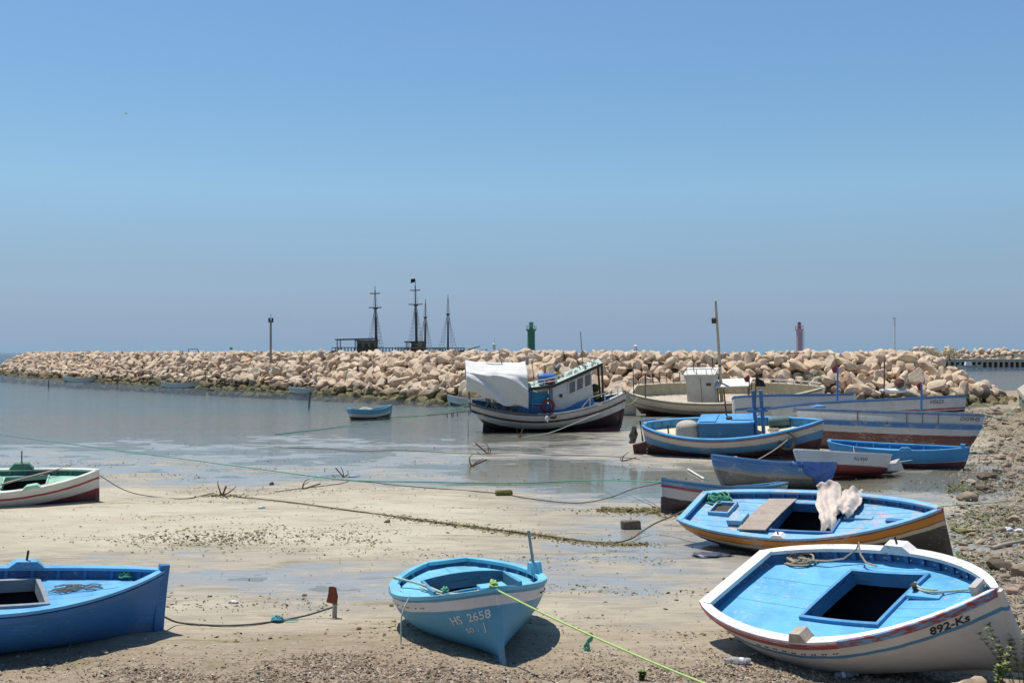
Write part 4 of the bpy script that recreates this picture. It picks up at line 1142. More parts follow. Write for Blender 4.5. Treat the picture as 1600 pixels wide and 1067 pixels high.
# --- 6: small white, red and blue boat behind the striped one
b = start_boat('rowing_boat', 'small white boat with blue rail and red stripe just behind the yellow striped boat', 'boat',
    dict(D=0.75, sb=0.25, ss=0.15, tw=0.3, rake_b=-0.02, rake_s=0.2, n=2.2), [5.352, 28.697, 3.498, 0.108, -0.044, 3.498, 1.387]); BOATP['small'] = b
m_h = mat_hull('white_blue_hull', [(.12, (.10, .23, .40)), (.185, (.33, .055, .08)), (.42, (.50, .48, .45))], (.06, .045, .045), wear=.30, mud=.7)
hull_part(b, m_h, INSIDE_BLUE); deck(b, m_wb, .20, .17)
m_oldblue = mat_paint('old_blue_rail', (.13, .30, .46), .6, (.42, .40, .38)); sheer_strip(b, 'gunwale', m_oldblue, .09, .045, 0, .02, stern=.1)
sheer_strip(b, 'rubbing_strake', m_oldblue, out=.03, sd=.03, hgt=.08); ribs(b, m_navy, .20, 9); stem_post(b, m_h, .06, .03, .05); keel(b, INSIDE)
coil('rope_coil', 'blue and grey rope heap at the stern of the small white boat with red stripe', m_rope_green, (-1.35, .35, float(b.h.zs(.1))-.05), .14, 9, .014, .8, b.M, flat=.6)
# --- 7: weathered blue boat with blue tarpaulin
b = start_boat('rowing_boat', 'weathered blue boat with a worn grey bottom and blue tarpaulin over its right end', 'boat',
    dict(D=0.8, sb=0.3, ss=0.18, tw=0.25, rake_b=0.35, rake_s=0.3, n=2.2), [7.731, 33.564, 3.205, 0.273, -0.057, 3.708, 1.391]); BOATP['tarp'] = b
m_h = mat_hull('weathered_blue_hull', [(.30, (.10, .22, .42)), (.36, (.20, .26, .33)), (.42, (.34, .29, .22))], (.17, .165, .155), wear=.55, mud=.38, jit=.03, stain_amt=.4)
hull_part(b, m_h, INSIDE_BLUE); deck(b, m_wb, .18, .17)
m_b7 = mat_paint('worn_blue', (.11, .25, .47), .4); sheer_strip(b, 'gunwale', m_b7, .08, .045, 0, .02, stern=.1); sheer_strip(b, 'rubbing_strake', m_b7, out=.03, sd=.10, hgt=.035)
ribs(b, m_b7, .18, 8); stem_post(b, m_h, .06, .03, .04); keel(b, INSIDE)
lettering(b, 'H', .36, .22, .16, m_white_letters, 1, .1)
def tarp_fn(u, v):
    h = b.h; s = .40*(1-u)+.012
    low = .12+.50*math.exp(-((s-.13)/.13)**2)+.03*math.sin(u*23)
    k = v*1.35-.35
    if k < 0:                         # lying over the rail into the boat
        P = h.pt(s, 1, 1); y = abs(P[1])*(1+k*2.2); return (P[0], y, P[2]+.055+.03*math.sin(u*17)*(-k)-.12*(-k/.35)*(s > .06))
    sd = low*k; P = h.pt(s, float(h.t_at_sd(s, sd)), 1)
    fold = .05*math.sin(11*u+4*k)*k+.022*math.sin(9*u+5*k)+.018*math.sin(23*u-4*k*math.sin(u*3))+.02*math.sin(14*k+6*(u-.5)**2*9)
    return (P[0], P[1]+.045+.6*fold, P[2]+(.05 if k < .06 else 0)+.03*math.sin(12*u)*k)
m_tarp = mat_plain('blue_tarpaulin', (.06, .15, .46), .45, .25, 6, .5)
o = cloth_mesh('tarpaulin', tarp_fn, 46, 24, m_tarp, None); o.matrix_world = b.M; tag(o, 'dark blue tarpaulin draped in folds over the end of the weathered blue boat', 'tarpaulin')
for k, (x, y, r, c) in enumerate([(1.25, .1, .14, 'white sack lump, nearest the pointed end of the weathered blue boat'), (.98, .2, .12, 'pale rag bundle in the middle of the weathered blue boat bow'), (.75, .22, .10, 'small cream rag on the rail of the weathered blue boat')]):
    bm = bmesh.new(); v, f = boulder(300+k, 3, 16, .7); o = link('rag_bundle', mesh_np('rag_bundle', v*np.array([r*1.5, r, r]), f), mat_plain('white_rag', (.66, .63, .57), .95, .25, 9, bump=.7))
    bm.free(); o.matrix_world = b.M @ Matrix.Translation((x, y, float(b.h.zs(x/b.h.L+.5))+.02)); tag(o, c, 'cloth')
# --- 8: little white boat
b = start_boat('dinghy', 'small white dinghy with flat stern and dark red bottom beside the bright blue boat', 'boat',
    dict(D=0.75, sb=0.22, ss=0.02, tw=0.8, rake_b=0.35, rake_s=0.05, n=2.6), [10.587, 36.703, 3.492, 0.284, -0.067, 3.313, 1.388]); BOATP['pg'] = b
m_h = mat_hull('dinghy_hull', [(.36, (.62, .615, .60))], (.24, .055, .05), wear=.12, stain_amt=.12, mud=.75)
hull_part(b, m_h, m_white); deck(b, m_white, .16, .22); sheer_strip(b, 'gunwale', m_white, .08, .045, 0, .02, stern=.08); stem_post(b, m_h, .05, .03, .03); keel(b, m_maroon)
bm = bmesh.new(); zz0 = float(b.h.zs(.03))
loft(bm, [[(-b.h.L/2+.02, y_, .16), (-b.h.L/2-.62, y_, .22), (-b.h.L/2-.50, y_, .60), (-b.h.L/2-.34, y_, .44), (-b.h.L/2+.02, y_, .40)] for y_ in (-.32, .32)]); part('stern_bracket', bm, mat_hull('bracket', [], (.50, .46, .43), wear=.3), b.root)
lettering(b, 'PG-9247', .47, .22, .15, m_black_letters, 1, 0, stretch=1.0)
bm = bmesh.new(); P = b.h.pt(.46, 1, 1); tube(bm, [P+np.array([0, -.03, .0]), P+np.array([.01, -.02, .22])], .012, 6); part('thole_pin', bm, m_white, b.root)
# --- 9: bright blue boat with dark red bottom
b = start_boat('rowing_boat', 'bright blue sided boat with dark red bottom, behind the small white dinghy', 'boat',
    dict(D=0.85, sb=0.12, ss=0.15, tw=0.3, rake_b=0.25, rake_s=0.3, n=2.2), [13.492, 39.937, -0.353, 0.079, 0.019, 4.673, 1.549]); BOATP['br'] = b
m_h = mat_hull('blue_red_hull', [(.42, (.055, .25, .52)), (.445, (.45, .45, .45))], (.17, .06, .055), wear=.15, stain_amt=.15, mud=.62)
hull_part(b, m_h, INSIDE_BLUE); deck(b, m_sky, .15, .18); m_bb = mat_paint('bright_blue', (.08, .32, .60), .15)
sheer_strip(b, 'gunwale', m_bb, .09, .045, 0, .02, stern=.1); ribs(b, m_bb, .15, 8); stem_post(b, m_h, .06, .03, .06); keel(b, m_maroon)
thole(b, m_bb, .56, -1, .42, .09, .12, False); bm = bmesh.new(); P = b.h.pt(.97, 1, 1); box(bm, (P[0]-.06, -.06, P[2]+.08), (.14, .14, .16)); part('bitt', bm, m_bb, b.root)
# --- 10: long boat with blue stripe
b = start_boat('fishing_boat', 'large white boat with a broad blue stripe and dark red bottom, bow to the right', 'boat',
    dict(D=1.75, sb=0.3, ss=0.2, tw=0.3, rake_b=0.9, rake_s=0.4, n=2.2), [15.082, 45.964, -0.470, -0.296, 0.012, 7.256, 2.125]); BOATP['qg'] = b
m_h = mat_hull('striped_big_hull', [(.07, (.20, .27, .36)), (.40, (.53, .52, .48)), (.60, (.07, .20, .42)), (.84, (.50, .49, .46)), (1.12, (.15, .06, .05))], (.15, .10, .075), wear=.6, stain=(.20, .12, .06), stain_amt=.6, mud=1.3)
hull_part(b, m_h, INSIDE_BLUE, ns=52, nt=19); deck(b, m_wb, .25, .24); m_gb = mat_paint('grey_blue_rail', (.16, .24, .34), .5)
sheer_strip(b, 'gunwale', m_gb, .11, .06, 0, .03, stern=.14); stem_post(b, m_h, .08, .04, .04); keel(b, m_maroon, .09, .08)
sheer_strip(b, 'rubbing_strake', m_gb, out=.035, sd=.40, hgt=.04)
lettering(b, 'DG9H5', .885, .25, .22, m_black_letters, -1, .15)
bm = bmesh.new()
for s in (.36, .62, .70, .78): tube(bm, [b.h.pt(s, b.h.t_at_sd(s, q), -1)+np.array([0, -.015, 0]) for q in (.02, .2, .42)], .014, 5)
part('iron_straps', bm, m_iron, b.hull)
bm = bmesh.new(); P = b.h.pt(.52, b.h.t_at_sd(.52, .42), -1); lathe(bm, [(.01, -.03), (.05, -.02), (.05, .05), (.01, .06)], 10, P, 'y'); part('drain', bm, m_dark, b.hull)
bm = bmesh.new(); v, f = boulder(333, 3, 14, .7); o = link('tarpaulin', mesh_np('tarpaulin', v*np.array([.30, .22, .16]), f), m_b7); bm.free()
o.matrix_world = b.M @ Matrix.Translation((-2.7, -.55, float(b.h.zs(.13))+.12)); tag(o, 'small blue bundle on the left end of the large white boat with blue stripe', 'bundle')
# --- 11: long white boat with red line
b = start_boat('fishing_boat', 'long white boat with blue rail and thin red line in front of the boulders', 'boat',
    dict(D=1.75, sb=0.3, ss=0.05, tw=0.0, rake_b=0.6, rake_s=0.5, n=2.2), [17.342, 55.097, -0.089, -0.256, -0.046, 9.269, 2.288]); BOATP['lh'] = b
m_h = mat_hull('long_white_hull', [(.07, (.10, .19, .36)), (.52, (.52, .51, .48)), (.61, (.30, .07, .08)), (.65, (.5, .48, .46)), (.76, (.03, .03, .035)), (1.05, (.50, .50, .48))], (.16, .07, .06), wear=.6, stain=(.22, .17, .12), stain_amt=.5, mud=1.2)
hull_part(b, m_h, INSIDE_BLUE, ns=52, nt=19); deck(b, m_wb, .25, .25); sheer_strip(b, 'gunwale', mat_paint('blue_rail', (.09, .21, .40), .4), .11, .06, 0, .03); stem_post(b, m_h, .08, .04, .03); keel(b, m_maroon, .09, .08)
lettering(b, 'HS623', .80, .30, .26, m_black_letters, -1, .2); lettering(b, 'Zul.', .10, .30, .24, m_black_letters, -1, .3)
# --- 12: boat half hidden behind the long white one
b = start_boat('fishing_boat', 'white boat with blue rails mostly hidden behind the left end of the long white boat', 'boat',
    dict(D=1.95, sb=0.3, ss=0.05, tw=.25, rake_b=.6, rake_s=.3, n=2.2), [15.2, 61.0, 0.02, -0.22, 0.0, 6.6, 2.2])
m_h = mat_hull('hidden_white_hull', [(.07, (.10, .20, .38)), (.62, (.52, .52, .50)), (.72, (.08, .19, .38)), (1.05, (.50, .49, .47))], (.22, .06, .055), wear=.3, stain_amt=.3, mud=1.3)
hull_part(b, m_h, INSIDE_BLUE); deck(b, m_wb, .25, .25); sheer_strip(b, 'gunwale', mat_paint('blue_rail', (.08, .20, .42), .3), .11, .06, 0, .03, stern=.14); stem_post(b, m_white, .1, .06, .05); keel(b, m_maroon)
sheer_strip(b, 'rubbing_strake', m_navy, out=.04, sd=.62, hgt=.06)
bm = bmesh.new(); P = b.h.pt(0, .55, 1); box(bm, (P[0]-.08, 0, .95), (.10, .16, 1.0)); part('stern_post', bm, m_white, b.root)
# --- 13: blue and white boat with the engine box
b = start_boat('fishing_boat', 'blue and white boat with a blue engine box, twin blue posts and cream deck', 'boat',
    dict(D=1.35, sb=0.3, ss=0.25, tw=0.15, rake_b=0.35, rake_s=0.1, n=2.0, rk=0.05), [8.493, 43.649, -0.366, 0.288, -0.039, 6.802, 2.537]); BOATP['eb'] = b; EB = b
m_h = mat_hull('engine_boat_hull', [(.05, (.09, .25, .46)), (.33, (.52, .48, .42)), (.66, (.09, .24, .42))], (.09, .035, .04), wear=.45, stain_amt=.35, mud=1.0)
m_eb = mat_paint('engine_blue', (.075, .30, .56), .25); m_cream = mat_paint('cream_deck', (.66, .58, .40), .25, (.5, .42, .3), .6)
hull_part(b, m_h, mat_paint('sky_inside', (.11, .36, .58), .3), nt=18); deck(b, m_cream, .27, .22)
sheer_strip(b, 'gunwale', m_eb, .11, .055, 0, .03, stern=.12); sheer_strip(b, 'rubbing_strake', mat_paint('pink_line', (.42, .16, .18), .5), out=.03, sd=.05, hgt=.035)
ribs(b, m_eb, .27, 20, .04, .97, .05); stem_post(b, m_h, .08, .04, .05); keel(b, m_maroon, .10, .10)
zb = zdeck(b, -.1, -.05, .27, .04)
bm = bmesh.new(); box(bm, (-.10, -.05, zb+.30), (2.06, .96, .66)); bx_ = part('engine_box', bm, mat_hull('box_blue', [], (.055, .17, .31), wear=.35), b.root)
bm = bmesh.new(); box(bm, (-.10, -.05, zb+.645), (2.16, 1.06, .05)); part('box_lid', bm, m_eb, bx_)
bm = bmesh.new(); box(bm, (-.78, -.05, zb+.69), (.62, .86, .04)); part('hatch', bm, m_eb, bx_)
bm = bmesh.new(); box(bm, (.50, -.28, zb+.68), (.80, .04, .02)); part('slot', bm, m_dark, bx_)
bm = bmesh.new(); lathe(bm, [(.02, 0), (.12, .02), (.12, .07), (.02, .08)], 12, (-.02, -.1, zb+.67)); part('fuel_cap', bm, m_dark, bx_)
for x in (.98, 1.26):
    bm = bmesh.new(); tube(bm, [(x, -.30, zb-.1), (x+.02, -.28, 2.70)], .07, 8); part('post', bm, m_navy, b.root)
bm = bmesh.new(); box(bm, (1.12, -.40, 1.95), (.75, .06, .10)); part('crossbar', bm, m_navy, b.root)
bm = bmesh.new(); tube(bm, [(-.18, .3, zb+.4), (-.20, .32, zb+1.75)], .03, 6); part('exhaust', bm, m_iron, b.root)
bm = bmesh.new(); tube(bm, [(-2.35, -.35, zb-.1), (-2.35, -.35, zb+.55)], .03, 6); lathe(bm, [(.22, zb+.03), (.22, zb+.06), (.03, zb+.08)], 10, (-2.35, -.35, 0)); part('tiller_post', bm, m_dark, b.root)
hx = -b.h.L/2
bm = bmesh.new(); loft(bm, [[(hx+.05, y_, .70), (hx-.06, y_, .60), (hx-.52, y_, .50), (hx-.50, y_, -.10), (hx-.02, y_, -.12)] for y_ in (-.05, .05)]); rd = part('rudder', bm, mat_plain('rudder_red', (.11, .05, .045), .8, .4, 4), b.root)
bm = bmesh.new(); tube(bm, [(hx-.1, 0, .65), (hx-.12, 0, 1.5), (hx+.5, 0, 1.55)], .045, 7); part('tiller', bm, m_navy, rd)
bm = bmesh.new(); tube(bm, [(hx+.1, -.02, .30), (hx+.9, -.02, .34)], .04, 7)
for k in range(3):
    a = 2*PI*k/3+.5; c_, s_ = math.cos(a), math.sin(a)
    loft(bm, [[(hx+.12+dx*sg, -.25+c_*r_-s_*w_*sg, .30+s_*r_+c_*w_*sg) for sg, dx in ((-1, .03), (1, .03))]+[(hx+.15+dx*sg, -.25+c_*r_-s_*w_*sg, .30+s_*r_+c_*w_*sg) for sg, dx in ((1, .03), (-1, .03))] for r_, w_ in ((.03, .02), (.14, .07), (.26, .04))])
part('propeller', bm, m_dark, b.root)
def tyre(lab, b, c, r, rr, m, axis=(0, 1, 0)):
    bm = bmesh.new(); n = 22; ax = Vector(axis).normalized(); u_ = ax.orthogonal().normalized(); w_ = ax.cross(u_); rings = []
    for k in range(n):
        a = 2*PI*k/n; o = u_*math.cos(a)+w_*math.sin(a)
        rings.append([o*(r+rr*math.cos(t))+ax*rr*1.2*math.sin(t) for t in [2*PI*j/8 for j in range(8)]])
    loft(bm, rings+[rings[0]], True, False); bmesh.ops.remove_doubles(bm, verts=bm.verts, dist=1e-4)
    o = link('tyre', mesh_bm('tyre', bm, 60), m); o.matrix_world = b.M @ Matrix.Translation(Vector(c)); return tag(o, lab, 'tyre')
P = b.h.pt(.82, b.h.t_at_sd(.82, .33), -1)
tyre('old grey tyre fender hanging on the side of the blue engine box boat', b, (P[0], P[1]-.13, P[2]), .30, .065, mat_plain('grey_rubber', (.11, .105, .10), .9, .3, 8), (.25, 1, -.35))
bm = bmesh.new(); zq = zdeck(b, 1.75, .7, .27); lathe(bm, [(.02, -.40), (.19, -.38), (.21, -.2), (.20, -.1), (.21, .2), (.19, .38), (.02, .40)], 16, (0, 0, 0), 'x'); o = link('canister', mesh_bm('canister', bm, 40), mat_plain('grey_green_plastic', (.10, .16, .15), .6))
o.matrix_world = b.M @ Matrix.Translation((1.72, .62, zq+.22)) @ Matrix.Rotation(.2, 4, 'Z'); tag(o, 'grey green canister lying on the cream deck of the blue engine box boat', 'canister')
bm = bmesh.new()
zq = zdeck(b, -1.62, -.25, .27)
rings = []
for k in range(12):
    t_ = k/11; rr = [.46, .50, .47, .46, .45, .44, .43, .40, .34, .26, .15, .03][k]; z_ = zq+[0, .03, .10, .18, .26, .34, .42, .50, .56, .60, .62, .63][k]
    rings.append([(-1.62+rr*1.0*math.cos(2*PI*j/36)*(1+.05*math.sin(j*3)*(1-t_)), -.25+rr*.8*math.sin(2*PI*j/36)*(1+.07*math.cos(j*4.0)*(1-t_)), z_) for j in range(36)])
loft(bm, rings); o = link('net_heap', mesh_bm('net_heap', bm, 70), mat_plain('bleached_net', (.50, .43, .35), .95, .3, 14, bump=.8)); o.matrix_world = b.M; tag(o, 'tan heap of folded net beside the blue engine box', 'net')
coil('rope_coil', 'small tan rope coil by the twin blue posts on the cream deck', m_rope_tan, (1.55, .2, zdeck(b, 1.55, .2, .27)), .16, 7, .02, .4, b.M, flat=.4)
bm = bmesh.new()
for k in range(8): tube(bm, [(-b.h.L/2-.35+.05*math.sin(k), -.1+.05*math.cos(k*2), 1.32), (-b.h.L/2-.42+.12*math.sin(k*1.7), -.1+.12*math.cos(k), .95), (-b.h.L/2-.52+.1*math.sin(k), -.12, .62)], .055, 6)
o = link('rope_bundle', mesh_bm('rope_bundle', bm, 70), mat_plain('grey_weedy_rope', (.15, .14, .12), .95, .5, 10)); o.matrix_world = b.M; tag(o, 'grey bundle of old rope hung on the tiller of the blue engine box boat', 'rope')

# --- 14: white cabin boat with the tall mast
b = start_boat('fishing_boat', 'big rust streaked white boat with a plain square cabin and tall pole mast', 'boat',
    dict(D=1.8, sb=0.4, ss=0.3, tw=0.35, rake_b=0.9, rake_s=0.6, n=2.0), [13.453, 71.276, -0.362, 0.301, -0.014, 11.912, 4.125]); CB = b
m_h = mat_hull('rusty_white_hull', [(.09, (.16, .12, .10)), (.55, (.50, .46, .37)), (.62, (.12, .09, .07)), (.95, (.46, .41, .32))], (.10, .05, .04), wear=.35, stain=(.26, .15, .06), stain_amt=.6, mud=1.4)
m_cw = mat_hull('cabin_white_paint', [], (.56, .54, .50), wear=.2, stain=(.30, .17, .07), stain_amt=.5, mud=9); m_yel = mat_paint('ivory_bulwark', (.56, .48, .30), .4); m_iv = mat_paint('chalk_white', (.70, .68, .62), .35)
hull_part(b, m_h, m_yel, .06, 52, 18); deck(b, mat_paint('rusty_deck', (.50, .43, .35), .6, (.30, .18, .10), .7, .3), .62, .38)
sheer_strip(b, 'gunwale', mat_paint('ivory_rail', (.50, .44, .32), .5), .16, .07, 0, .04, stern=.2); ribs(b, m_yel, .62, 22, .04, .96, .07); stem_post(b, m_iv, .14, .06, .08); keel(b, m_maroon, .14, .12)
zc = zdeck(b, -1.4, -.35, .42)
bm = bmesh.new(); box(bm, (-1.33, -.35, zc+.82), (1.75, 1.25, 2.15)); cab = part('cabin', bm, m_cw, b.root)
bm = bmesh.new(); box(bm, (-1.33, -.35, zc+1.93), (1.95, 1.45, .08)); part('roof', bm, m_iv, cab)
bm = bmesh.new(); box(bm, (-.80, -.985, zc+1.30), (.30, .03, .18)); part('vent', bm, mat_plain('rusty_vent', (.17, .09, .05), .9, .5, 6), cab)
bm = bmesh.new(); box(bm, (-1.28, -.982, zc+.9), (.03, .02, 1.6)); part('door_seam', bm, mat_plain('seam_rust', (.22, .14, .08), .9), cab)
bm = bmesh.new()
for x in (-2.1, -1.5, -.9, -.55): tube(bm, [(x, -.95, zc+1.95), (x, -.95, zc+2.30)], .02, 5)
tube(bm, [(-2.1, -.95, zc+2.28), (-.55, -.95, zc+2.28), (-.55, .25, zc+2.28), (-2.1, .25, zc+2.28)], .02, 5)
tube(bm, [(-1.75, -.5, zc+1.95), (-1.76, -.5, zc+3.05)], .025, 5); tube(bm, [(-.65, .0, zc+1.95), (-.66, 0, zc+2.75)], .03, 5)
part('roof_rail', bm, m_dark, cab)
bm = bmesh.new(); box(bm, (.62, -.15, zc+1.12), (2.1, 1.5, .06), Matrix.Rotation(-.03, 3, 'Y')); aw = part('awning', bm, m_iv, b.root)
bm = bmesh.new()
for x in (-.3, 1.55):
    for y in (-.8, .5): tube(bm, [(x, y, zc-.1), (x, y, zc+1.1)], .03, 6)
part('awning_post', bm, m_iron, aw)
mz = zc+6.2
bm = bmesh.new(); tube(bm, [(-.22, -.15, zc-.2), (-.18, -.15, zc+3.0), (-.16, -.13, zc+6.4)], .11, 8, .07); ms = part('mast', bm, mat_plain('cream_mast', (.50, .43, .32), .8, .25, 2), b.root)
bm = bmesh.new(); box(bm, (-.34, -.2, zc+5.15), (.24, .26, .30)); tube(bm, [(-.18, -.15, zc+5.05), (-.34, -.2, zc+5.0)], .03, 5); part('floodlight', bm, m_dark, ms)
bm = bmesh.new(); lathe(bm, [(.10, zc+2.2), (.10, zc+2.3)], 8, (-.19, -.15, 0)); part('collar', bm, m_dark, ms)
bm = bmesh.new(); hx = -b.h.L/2
loft(bm, [[(hx+.25, y_, 1.7), (hx-.10, y_, 1.75), (hx-.62, y_, 1.2), (hx-.85, y_, .5), (hx-.80, y_, -.18), (hx+.1, y_, -.2)] for y_ in (-.07, .07)]); part('rudder', bm, mat_hull('ivory_rudder', [], (.47, .42, .34), wear=.4, mud=9), b.root)
bm = bmesh.new()
for k in range(7):
    s = .02+.035*k; P = b.h.pt(s, 1, 1); tube(bm, [P, P+np.array([.02, 0, .75])], .025, 5)
tube(bm, [b.h.pt(s, 1, 1)+np.array([.02, 0, .72]) for s in np.linspace(.02, .23, 10)], .02, 5); tube(bm, [b.h.pt(s, 1, 1)+np.array([.02, 0, .40]) for s in np.linspace(.02, .23, 10)], .015, 5)
part('stern_rail', bm, m_dark, b.root)
for s, hh in ((.03, 1.9), (.10, 1.6)):
    bm = bmesh.new(); P = b.h.pt(s, 1, -1); tube(bm, [P, P+np.array([.1, .1, hh])], .03, 5); part('stick', bm, m_dark, b.root)
bm = bmesh.new()
for k in range(9):
    s = .60+.04*k; P = b.h.pt(s, 1, 1); tube(bm, [P+np.array([0, -.05, .0]), P+np.array([0, -.05, .30])], .03, 5)
tube(bm, [b.h.pt(s, 1, 1)+np.array([0, -.05, .30]) for s in np.linspace(.60, .99, 16)], .035, 5)
part('bow_rail', bm, m_iv, b.root)

# --- 15: fishing boat with wheelhouse and tarpaulin
b = start_boat('fishing_boat', 'white and black hulled fishing boat with a blue and white wheelhouse and white awning', 'boat',
    dict(D=1.35, sb=0.95, ss=0.6, tw=0.3, rake_b=0.3, rake_s=1.3, n=2.1), [1.832, 58.891, 0.069, 0.145, -0.022, 8.056, 2.749]); FB = b
m_h = mat_hull('fishing_hull', [(.06, (.09, .08, .075)), (.33, (.48, .46, .43)), (.355, (.32, .07, .06)), (.45, (.035, .03, .03)), (.82, (.54, .53, .50))], (.045, .028, .03), wear=.30, stain=(.20, .16, .11), stain_amt=.4, mud=1.5)
m_fb = mat_paint('boat_blue', (.045, .20, .44), .25); m_fw = mat_hull('house_white', [], (.52, .53, .52), wear=.35, stain=(.25, .2, .14), stain_amt=.35, mud=9)
hull_part(b, m_h, mat_paint('bright_blue_inside', (.06, .27, .52), .3), .05, 52, 18); deck(b, m_fb, .42, .3)
sheer_strip(b, 'gunwale', mat_paint('dark_rail', (.10, .10, .11), .4), .13, .06, 0, .035, s0=0, s1=.52, stern=.15); sheer_strip(b, 'bow_gunwale', m_iv, .13, .062, 0, .037, s0=.52, s1=1.0)
ribs(b, m_fb, .42, 22, .05, .97, .06); stem_post(b, m_h, .12, .06, .12); keel(b, m_maroon, .12, .12)
def quad(bm, pts, th=.05, ax=(0, 1, 0)):
    a = Vector(ax)*th; loft(bm, [[Vector(p) for p in pts], [Vector(p)+a for p in pts]])
# wheelhouse: its roof climbs towards the bow
zf = lambda x: zdeck(b, x, 0, .42)
xa, xb = .22, 2.30; y0, y1 = -.74, .78; za, zt = 2.40, 3.28
ztop = lambda x: za+(zt-za)*(x-xa)/(xb-xa)
bm = bmesh.new(); loft(bm, [[(xa, y_, zf(xa)-.05), (xb+.05, y_, zf(xb)-.05), (xb-.12, y_, ztop(xb)), (xa, y_, za)] for y_ in (y0, y1)]); wh = part('wheelhouse', bm, m_fw, b.root)
bm = bmesh.new(); loft(bm, [[(xa-.02, y_, zf(xa)-.05), (xb+.09, y_, zf(xb)-.05), (xb-.01, y_, zf(xb)+.85), (xb-.75, y_, zf(xb)+.62), (xa+.55, y_, zf(xa)+.50), (xa-.02, y_, zf(xa)+.46)] for y_ in (y0-.02, y1+.02)]); part('blue_skirt', bm, m_fb, wh)
m_glass = mat_plain('dusty_glass', (.10, .11, .13), .15, .2, 2, .6)
for k in range(3):
    x = 1.20+.40*k; zm = ztop(x)-.42
    sl = (zt-za)/(xb-xa)
    bm = bmesh.new(); loft(bm, [[(x+dx, y_, zm+dz+sl*dx) for dx, dz in ((-.15, -.30), (.15, -.30), (.15, .28), (-.15, .28))] for y_ in (y0-.035, y0+.02)]); w_ = part('window', bm, m_glass, wh)
    bm = bmesh.new()
    for dx, dz, sx, sz in ((-.17, 0, .04, .66), (.17, 0, .04, .66)): box(bm, (x+dx, y0-.04, zm+dz+sl*dx), (sx, .05, sz))
    for dz in (-.32, .30): loft(bm, [[(x+dx, y_, zm+dz+sl*dx+e) for dx, e in ((-.19, -.02), (.19, -.02), (.19, .02), (-.19, .02))] for y_ in (y0-.062, y0-.02)])
    part('frame', bm, m_iv, w_)
bm = bmesh.new(); lathe(bm, [(.02, 0), (.09, .0), (.09, .05), (.02, .05)], 10, (.62, y0-.05, 1.95), 'y'); part('porthole', bm, m_dark, wh)
bm = bmesh.new()
rx0, rx1 = -.95, 2.75; rz = lambda x: za+.06+(zt-za)*(x-xa)/(xb-xa)*(1 if x > xa else .25)
loft(bm, [[(x, y0-.12, rz(x)), (x, y1+.12, rz(x)), (x, y1+.12, rz(x)+.07), (x, y0-.12, rz(x)+.07)] for x in (rx0, -.3, xa, 1.0, 1.8, rx1)]); rf = part('roof', bm, mat_paint('sea_green_roof', (.42, .52, .46), .6, (.30, .22, .15), .7, .3), b.root)
bm = bmesh.new(); loft(bm, [[(x, y0-.14, rz(x)-.07), (x, y0-.10, rz(x)-.07), (x, y0-.10, rz(x)+.085), (x, y0-.14, rz(x)+.085)] for x in (rx0, -.3, xa, 1.0, 1.8, rx1)]); part('roof_edge', bm, m_dark, rf)
for x, y, nm in ((2.72, y0, 'front_post'), (2.72, y1, 'front_post'), (-.85, y0, 'rear_post'), (-.85, y1, 'rear_post'), (.05, y0, 'door_post')):
    bm = bmesh.new(); tube(bm, [(x+(.15 if x > 2 else 0), y*(.62 if x > 2 else 1), zf(min(x, 2.6))-.05), (x, y, rz(x)+.02)], .055, 7); part(nm, bm, m_navy if x < 2 else m_dark, b.root)
# blue side boards and door below the aft roof
bm = bmesh.new(); box(bm, (-.55, y0-.0, zf(-.5)+.36), (.95, .06, .78)); part('side_board', bm, mat_paint('dull_blue', (.04, .12, .25), .3), b.root)
bm = bmesh.new(); box(bm, (-.50, y0+.5, zf(-.5)+1.05), (.95, .05, .60)); part('inner_panel', bm, mat_paint('vivid_blue', (.04, .33, .62), .3), b.root)
o = tyre('dull red ring hung beside the door of the wheelhouse', b, (-.05, y0-.14, zf(0)+.75), .27, .075, mat_plain('dull_red_ring', (.22, .04, .045), .7)); o.name = 'lifebuoy'; o['category'] = 'lifebuoy'
bm = bmesh.new(); tube(bm, [(.16, y0-.16, zf(0)-.1), (.14, y0-.16, rz(.1)+.1)], .025, 6); part('hanging_pole', bm, m_iron, b.root)
# things on the roof
bm = bmesh.new(); lathe(bm, [(.02, -.46), (.25, -.45), (.27, -.42), (.27, -.15), (.285, -.13), (.27, -.11), (.27, .12), (.285, .14), (.27, .16), (.27, .42), (.25, .45), (.02, .46)], 18, (0, 0, 0), 'x')
o = link('barrel', mesh_bm('barrel', bm, 35), mat_plain('blue_barrel', (.07, .17, .42), .45, .15, 4)); o.matrix_world = b.M @ Matrix.Translation((-.05, -.35, rz(0)+.36)) @ Matrix.Rotation(.05, 4, 'Z'); tag(o, 'blue plastic barrel lying on the roof of the wheelhouse', 'barrel')
def blob(name, lab, cat, m, c, r, seed, Mx): 
    v, f = boulder(seed, 3, 15, .7); o = link(name, mesh_np(name, v*np.array(r), f), m); o.matrix_world = Mx @ Matrix.Translation(Vector(c)); return tag(o, lab, cat)
m_yellow = mat_plain('yellow_plastic', (.42, .32, .04), .6, .3, 4)
blob('float_bundle', 'yellow bundle on the wheelhouse roof behind the blue barrel', 'bundle', m_yellow, (.42, .15, rz(.4)+.38), (.20, .18, .22), 401, b.M)
blob('jerrycan', 'small red can on the wheelhouse roof beside the barrel', 'can', mat_plain('red_plastic', (.28, .03, .04), .5), (.14, -.68, rz(.1)+.20), (.22, .10, .11), 402, b.M)
blob('float_bundle', 'yellow net bundle in front of the wheelhouse under the roof', 'bundle', m_yellow, (2.62, .35, zf(2.4)+.62), (.20, .22, .26), 403, b.M)
